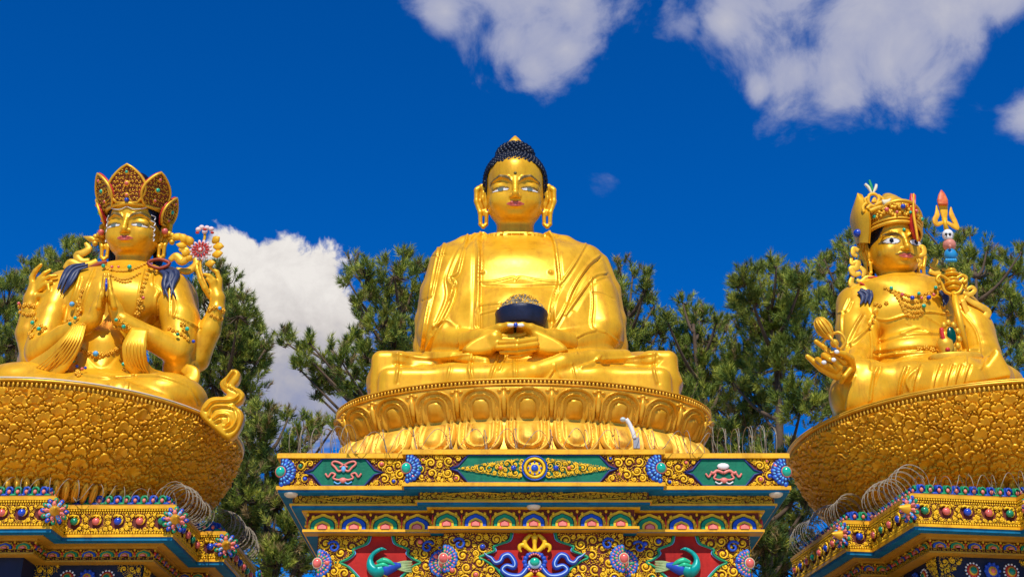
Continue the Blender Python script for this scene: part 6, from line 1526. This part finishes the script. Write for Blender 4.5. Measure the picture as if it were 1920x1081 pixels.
pine('pine just right of the shoulder of the central figure', 45, [(1180, 1000), (1180, 800), (1175, 600)], [(1162, 520, 16), (1158, 560, 28), (1182, 598, 32), (1208, 545, 16), (1215, 522, 9), (1200, 640, 38), (1236, 618, 26), (1160, 640, 40), (1182, 690, 46), (1226, 575, 16), (1162, 500, 8), (1186, 518, 9)])
pine('bushy pine right of the central throne with a rounded top', 46, [(1340, 1000), (1345, 860), (1310, 700), (1300, 610)], [(1290, 590, 20), (1280, 568, 9), (1312, 600, 24), (1332, 640, 36), (1282, 640, 34), (1262, 684, 40), (1302, 700, 50), (1340, 760, 52), (1360, 620, 16), (1290, 760, 46), (1400, 800, 46), (1292, 800, 36), (1250, 600, 11), (1345, 600, 10), (1360, 690, 34), (1380, 860, 46), (1330, 850, 40)])
pine('broad pine with a flat spiky top between the central and the right figure', 42, [(1460, 1050), (1462, 860), (1458, 720), (1440, 560)], [(1400, 532, 22), (1442, 512, 20), (1410, 560, 34), (1462, 542, 30), (1380, 580, 24), (1502, 532, 26), (1480, 580, 40), (1430, 620, 50), (1402, 680, 44), (1500, 640, 50), (1460, 690, 44), (1540, 690, 48), (1420, 750, 42), (1504, 760, 46), (1560, 760, 44), (1372, 715, 28), (1420, 508, 9), (1456, 500, 9), (1384, 540, 10), (1475, 530, 14)], 1.)
pine('taller pine reaching up beside the winged hat of the right figure', 50, [(1590, 1000), (1588, 800), (1580, 500)], [(1540, 505, 20), (1570, 485, 16), (1560, 530, 30), (1592, 452, 10), (1600, 482, 20), (1562, 590, 38), (1600, 560, 34), (1585, 640, 40), (1572, 465, 9), (1612, 450, 10), (1545, 486, 9), (1530, 560, 34)])
pine('pine behind the trident staff at the right edge', 48, [(1830, 1000), (1840, 800), (1830, 520)], [(1742, 455, 14), (1760, 480, 24), (1735, 432, 8), (1800, 462, 18), (1812, 490, 24), (1790, 522, 30), (1850, 500, 24), (1882, 484, 16), (1890, 520, 26), (1908, 505, 20), (1860, 560, 36), (1900, 580, 36), (1840, 540, 28), (1900, 645, 46), (1882, 690, 40), (1915, 472, 9), (1818, 440, 8), (1850, 470, 9), (1730, 480, 16), (1720, 520, 22), (1760, 520, 20)])
pine('dark pine between the central and the right pedestal', 40, [(1440, 1081), (1440, 1000), (1440, 880)], [(1440, 900, 46), (1420, 960, 50), (1484, 950, 44), (1430, 1020, 50), (1520, 930, 36), (1480, 1010, 44), (1400, 1060, 46), (1460, 860, 40), (1400, 900, 40), (1520, 880, 30), (1350, 820, 30), (1470, 1070, 40)], .8, (.3, .12, .38, .2))  # needle mix with more dark and dry shoots
# ------------------------------------------------------------------ razor wire
def coil(label, path, r, pitch, seed=0, name='razor_wire_coil'):
    rg = np.random.default_rng(seed); p = cr(np.array(path, float), 14); seg = np.concatenate([[0], np.cumsum(np.linalg.norm(np.diff(p, axis=0), axis=1))]); L = seg[-1]
    n = int(L/pitch*18); s_ = np.linspace(0, L, n); c = np.stack([np.interp(s_, seg, p[:, i]) for i in range(3)], 1)
    t = np.gradient(c, axis=0); t /= np.linalg.norm(t, axis=1)[:, None]; a = np.cross(t, (0, 0, 1.)); a /= np.linalg.norm(a, axis=1)[:, None]; b_ = np.cross(a, t)
    th = s_/pitch*2*pi+.8*np.sin(s_*3.1+seed); rr = r*(1+.10*np.sin(s_*5.3+seed))
    q = c+a*(rr*np.cos(th))[:, None]+b_*(rr*np.sin(th))[:, None]+t*(.5*pitch*np.sin(th*.5+seed))[:, None]
    m = MB(); m.tube(q, .0068, 4)
    e = q[::5]; d = rg.normal(size=e.shape)*.02
    m.add(np.stack([e-d, e+d, e+np.cross(d, (0, 0, 1.))], 1).reshape(-1, 3), None, np.arange(len(e)*3).reshape(-1, 3))
    o = m.build(name, STEELW, None); tag(o, label, 'razor wire', 'razor wire coils on the pedestal ledges'); return o
coil('loose razor wire coil at the left end of the central pedestal ledge', [(-4.55, 26.2, 8.62), (-3.9, 26.15, 8.62), (-3.3, 26.0, 8.60)], .34, .115, 1)
coil('upright razor wire coil at the right end of the central pedestal ledge', [(4.0, 26.2, 8.62), (4.8, 26.25, 8.64), (5.45, 26.3, 8.66)], .36, .13, 2)
coil('stretched thin razor wire crossing in front of the lotus petals', [(-3.3, 25.72, 8.5), (-1.5, 25.68, 8.56), (.5, 25.68, 8.54), (2.2, 25.68, 8.55), (4.0, 25.75, 8.5)], .22, .34, 3)
A_ = lambda i, r, z, pl: np.array((*inset(pl, r)[i], z))
coil('razor wire coil climbing back along the right side of the left pedestal', [(-7.25, 27.75, 8.0), (-7.15, 28.7, 8.02), (-7.05, 29.5, 8.0)], .33, .10, 4)
coil('razor wire coil at the outer rear corner of the left pedestal', [(-6.7, 29.95, 8.0), (-6.55, 31.0, 8.0), (-6.5, 32.4, 7.95)], .34, .11, 5)
coil('stretched razor wire along the front ledge of the left pedestal', [(-11, 27.0, 7.95), (-9.4, 27.15, 7.95), (-8.3, 27.75, 7.95), (-7.3, 27.75, 7.95)], .22, .26, 6)
ca, sa = cos(R(8)), sin(R(8))
def RP_(x, y, z): return (11.3+x*ca-y*sa, 29.75+x*sa+y*ca, z)
coil('razor wire coil climbing back along the left side of the right pedestal', [RP_(-3.3, -2.45, 8.05), RP_(-3.4, -1.6, 8.03), RP_(-3.45, -.7, 8.0)], .35, .10, 7)
coil('razor wire coil at the outer rear corner of the right pedestal', [RP_(-3.8, -.3, 8.0), RP_(-3.95, 1.0, 8.0), RP_(-4.0, 2.6, 7.95)], .36, .11, 8)
coil('stretched razor wire along the front ledge of the right pedestal', [RP_(-3.2, -2.45, 7.95), RP_(-2.2, -2.5, 7.97), RP_(-.9, -3.0, 7.97), RP_(.6, -3.1, 7.95)], .22, .26, 9)
# white bent pipe on the ledge
bp = thing('bent_pipe', 'white bent pipe on the central ledge in front of the lotus petals', 'pipe', P(1192, 840, 25.72))
m = MB(); m.tube(cr(np.array([P(1190, 822, 25.72), P(1186, 808, 25.70), P(1180, 794, 25.68), P(1174, 785, 25.66)]), 5), .045, 12); m.build('pipe', WHITE, bp)
m = MB(); m.ball(P(1168, 786, 25.66), (.06, .06, .05), None, 12, 7); m.build('nozzle', mat('clear_grey', (.5, .55, .5), .2), bp)
m = MB(); lo, hi = P(1188, 840, 25.72), P(1199, 820, 25.72); m.box((lo[0], 25.70, lo[2]), (hi[0], 25.78, hi[2])); m.tube(np.array([P(1196, 822, 25.72), P(1197, 810, 25.72)]), [.02, .004], 6); m.build('bracket', GRAYP, bp)
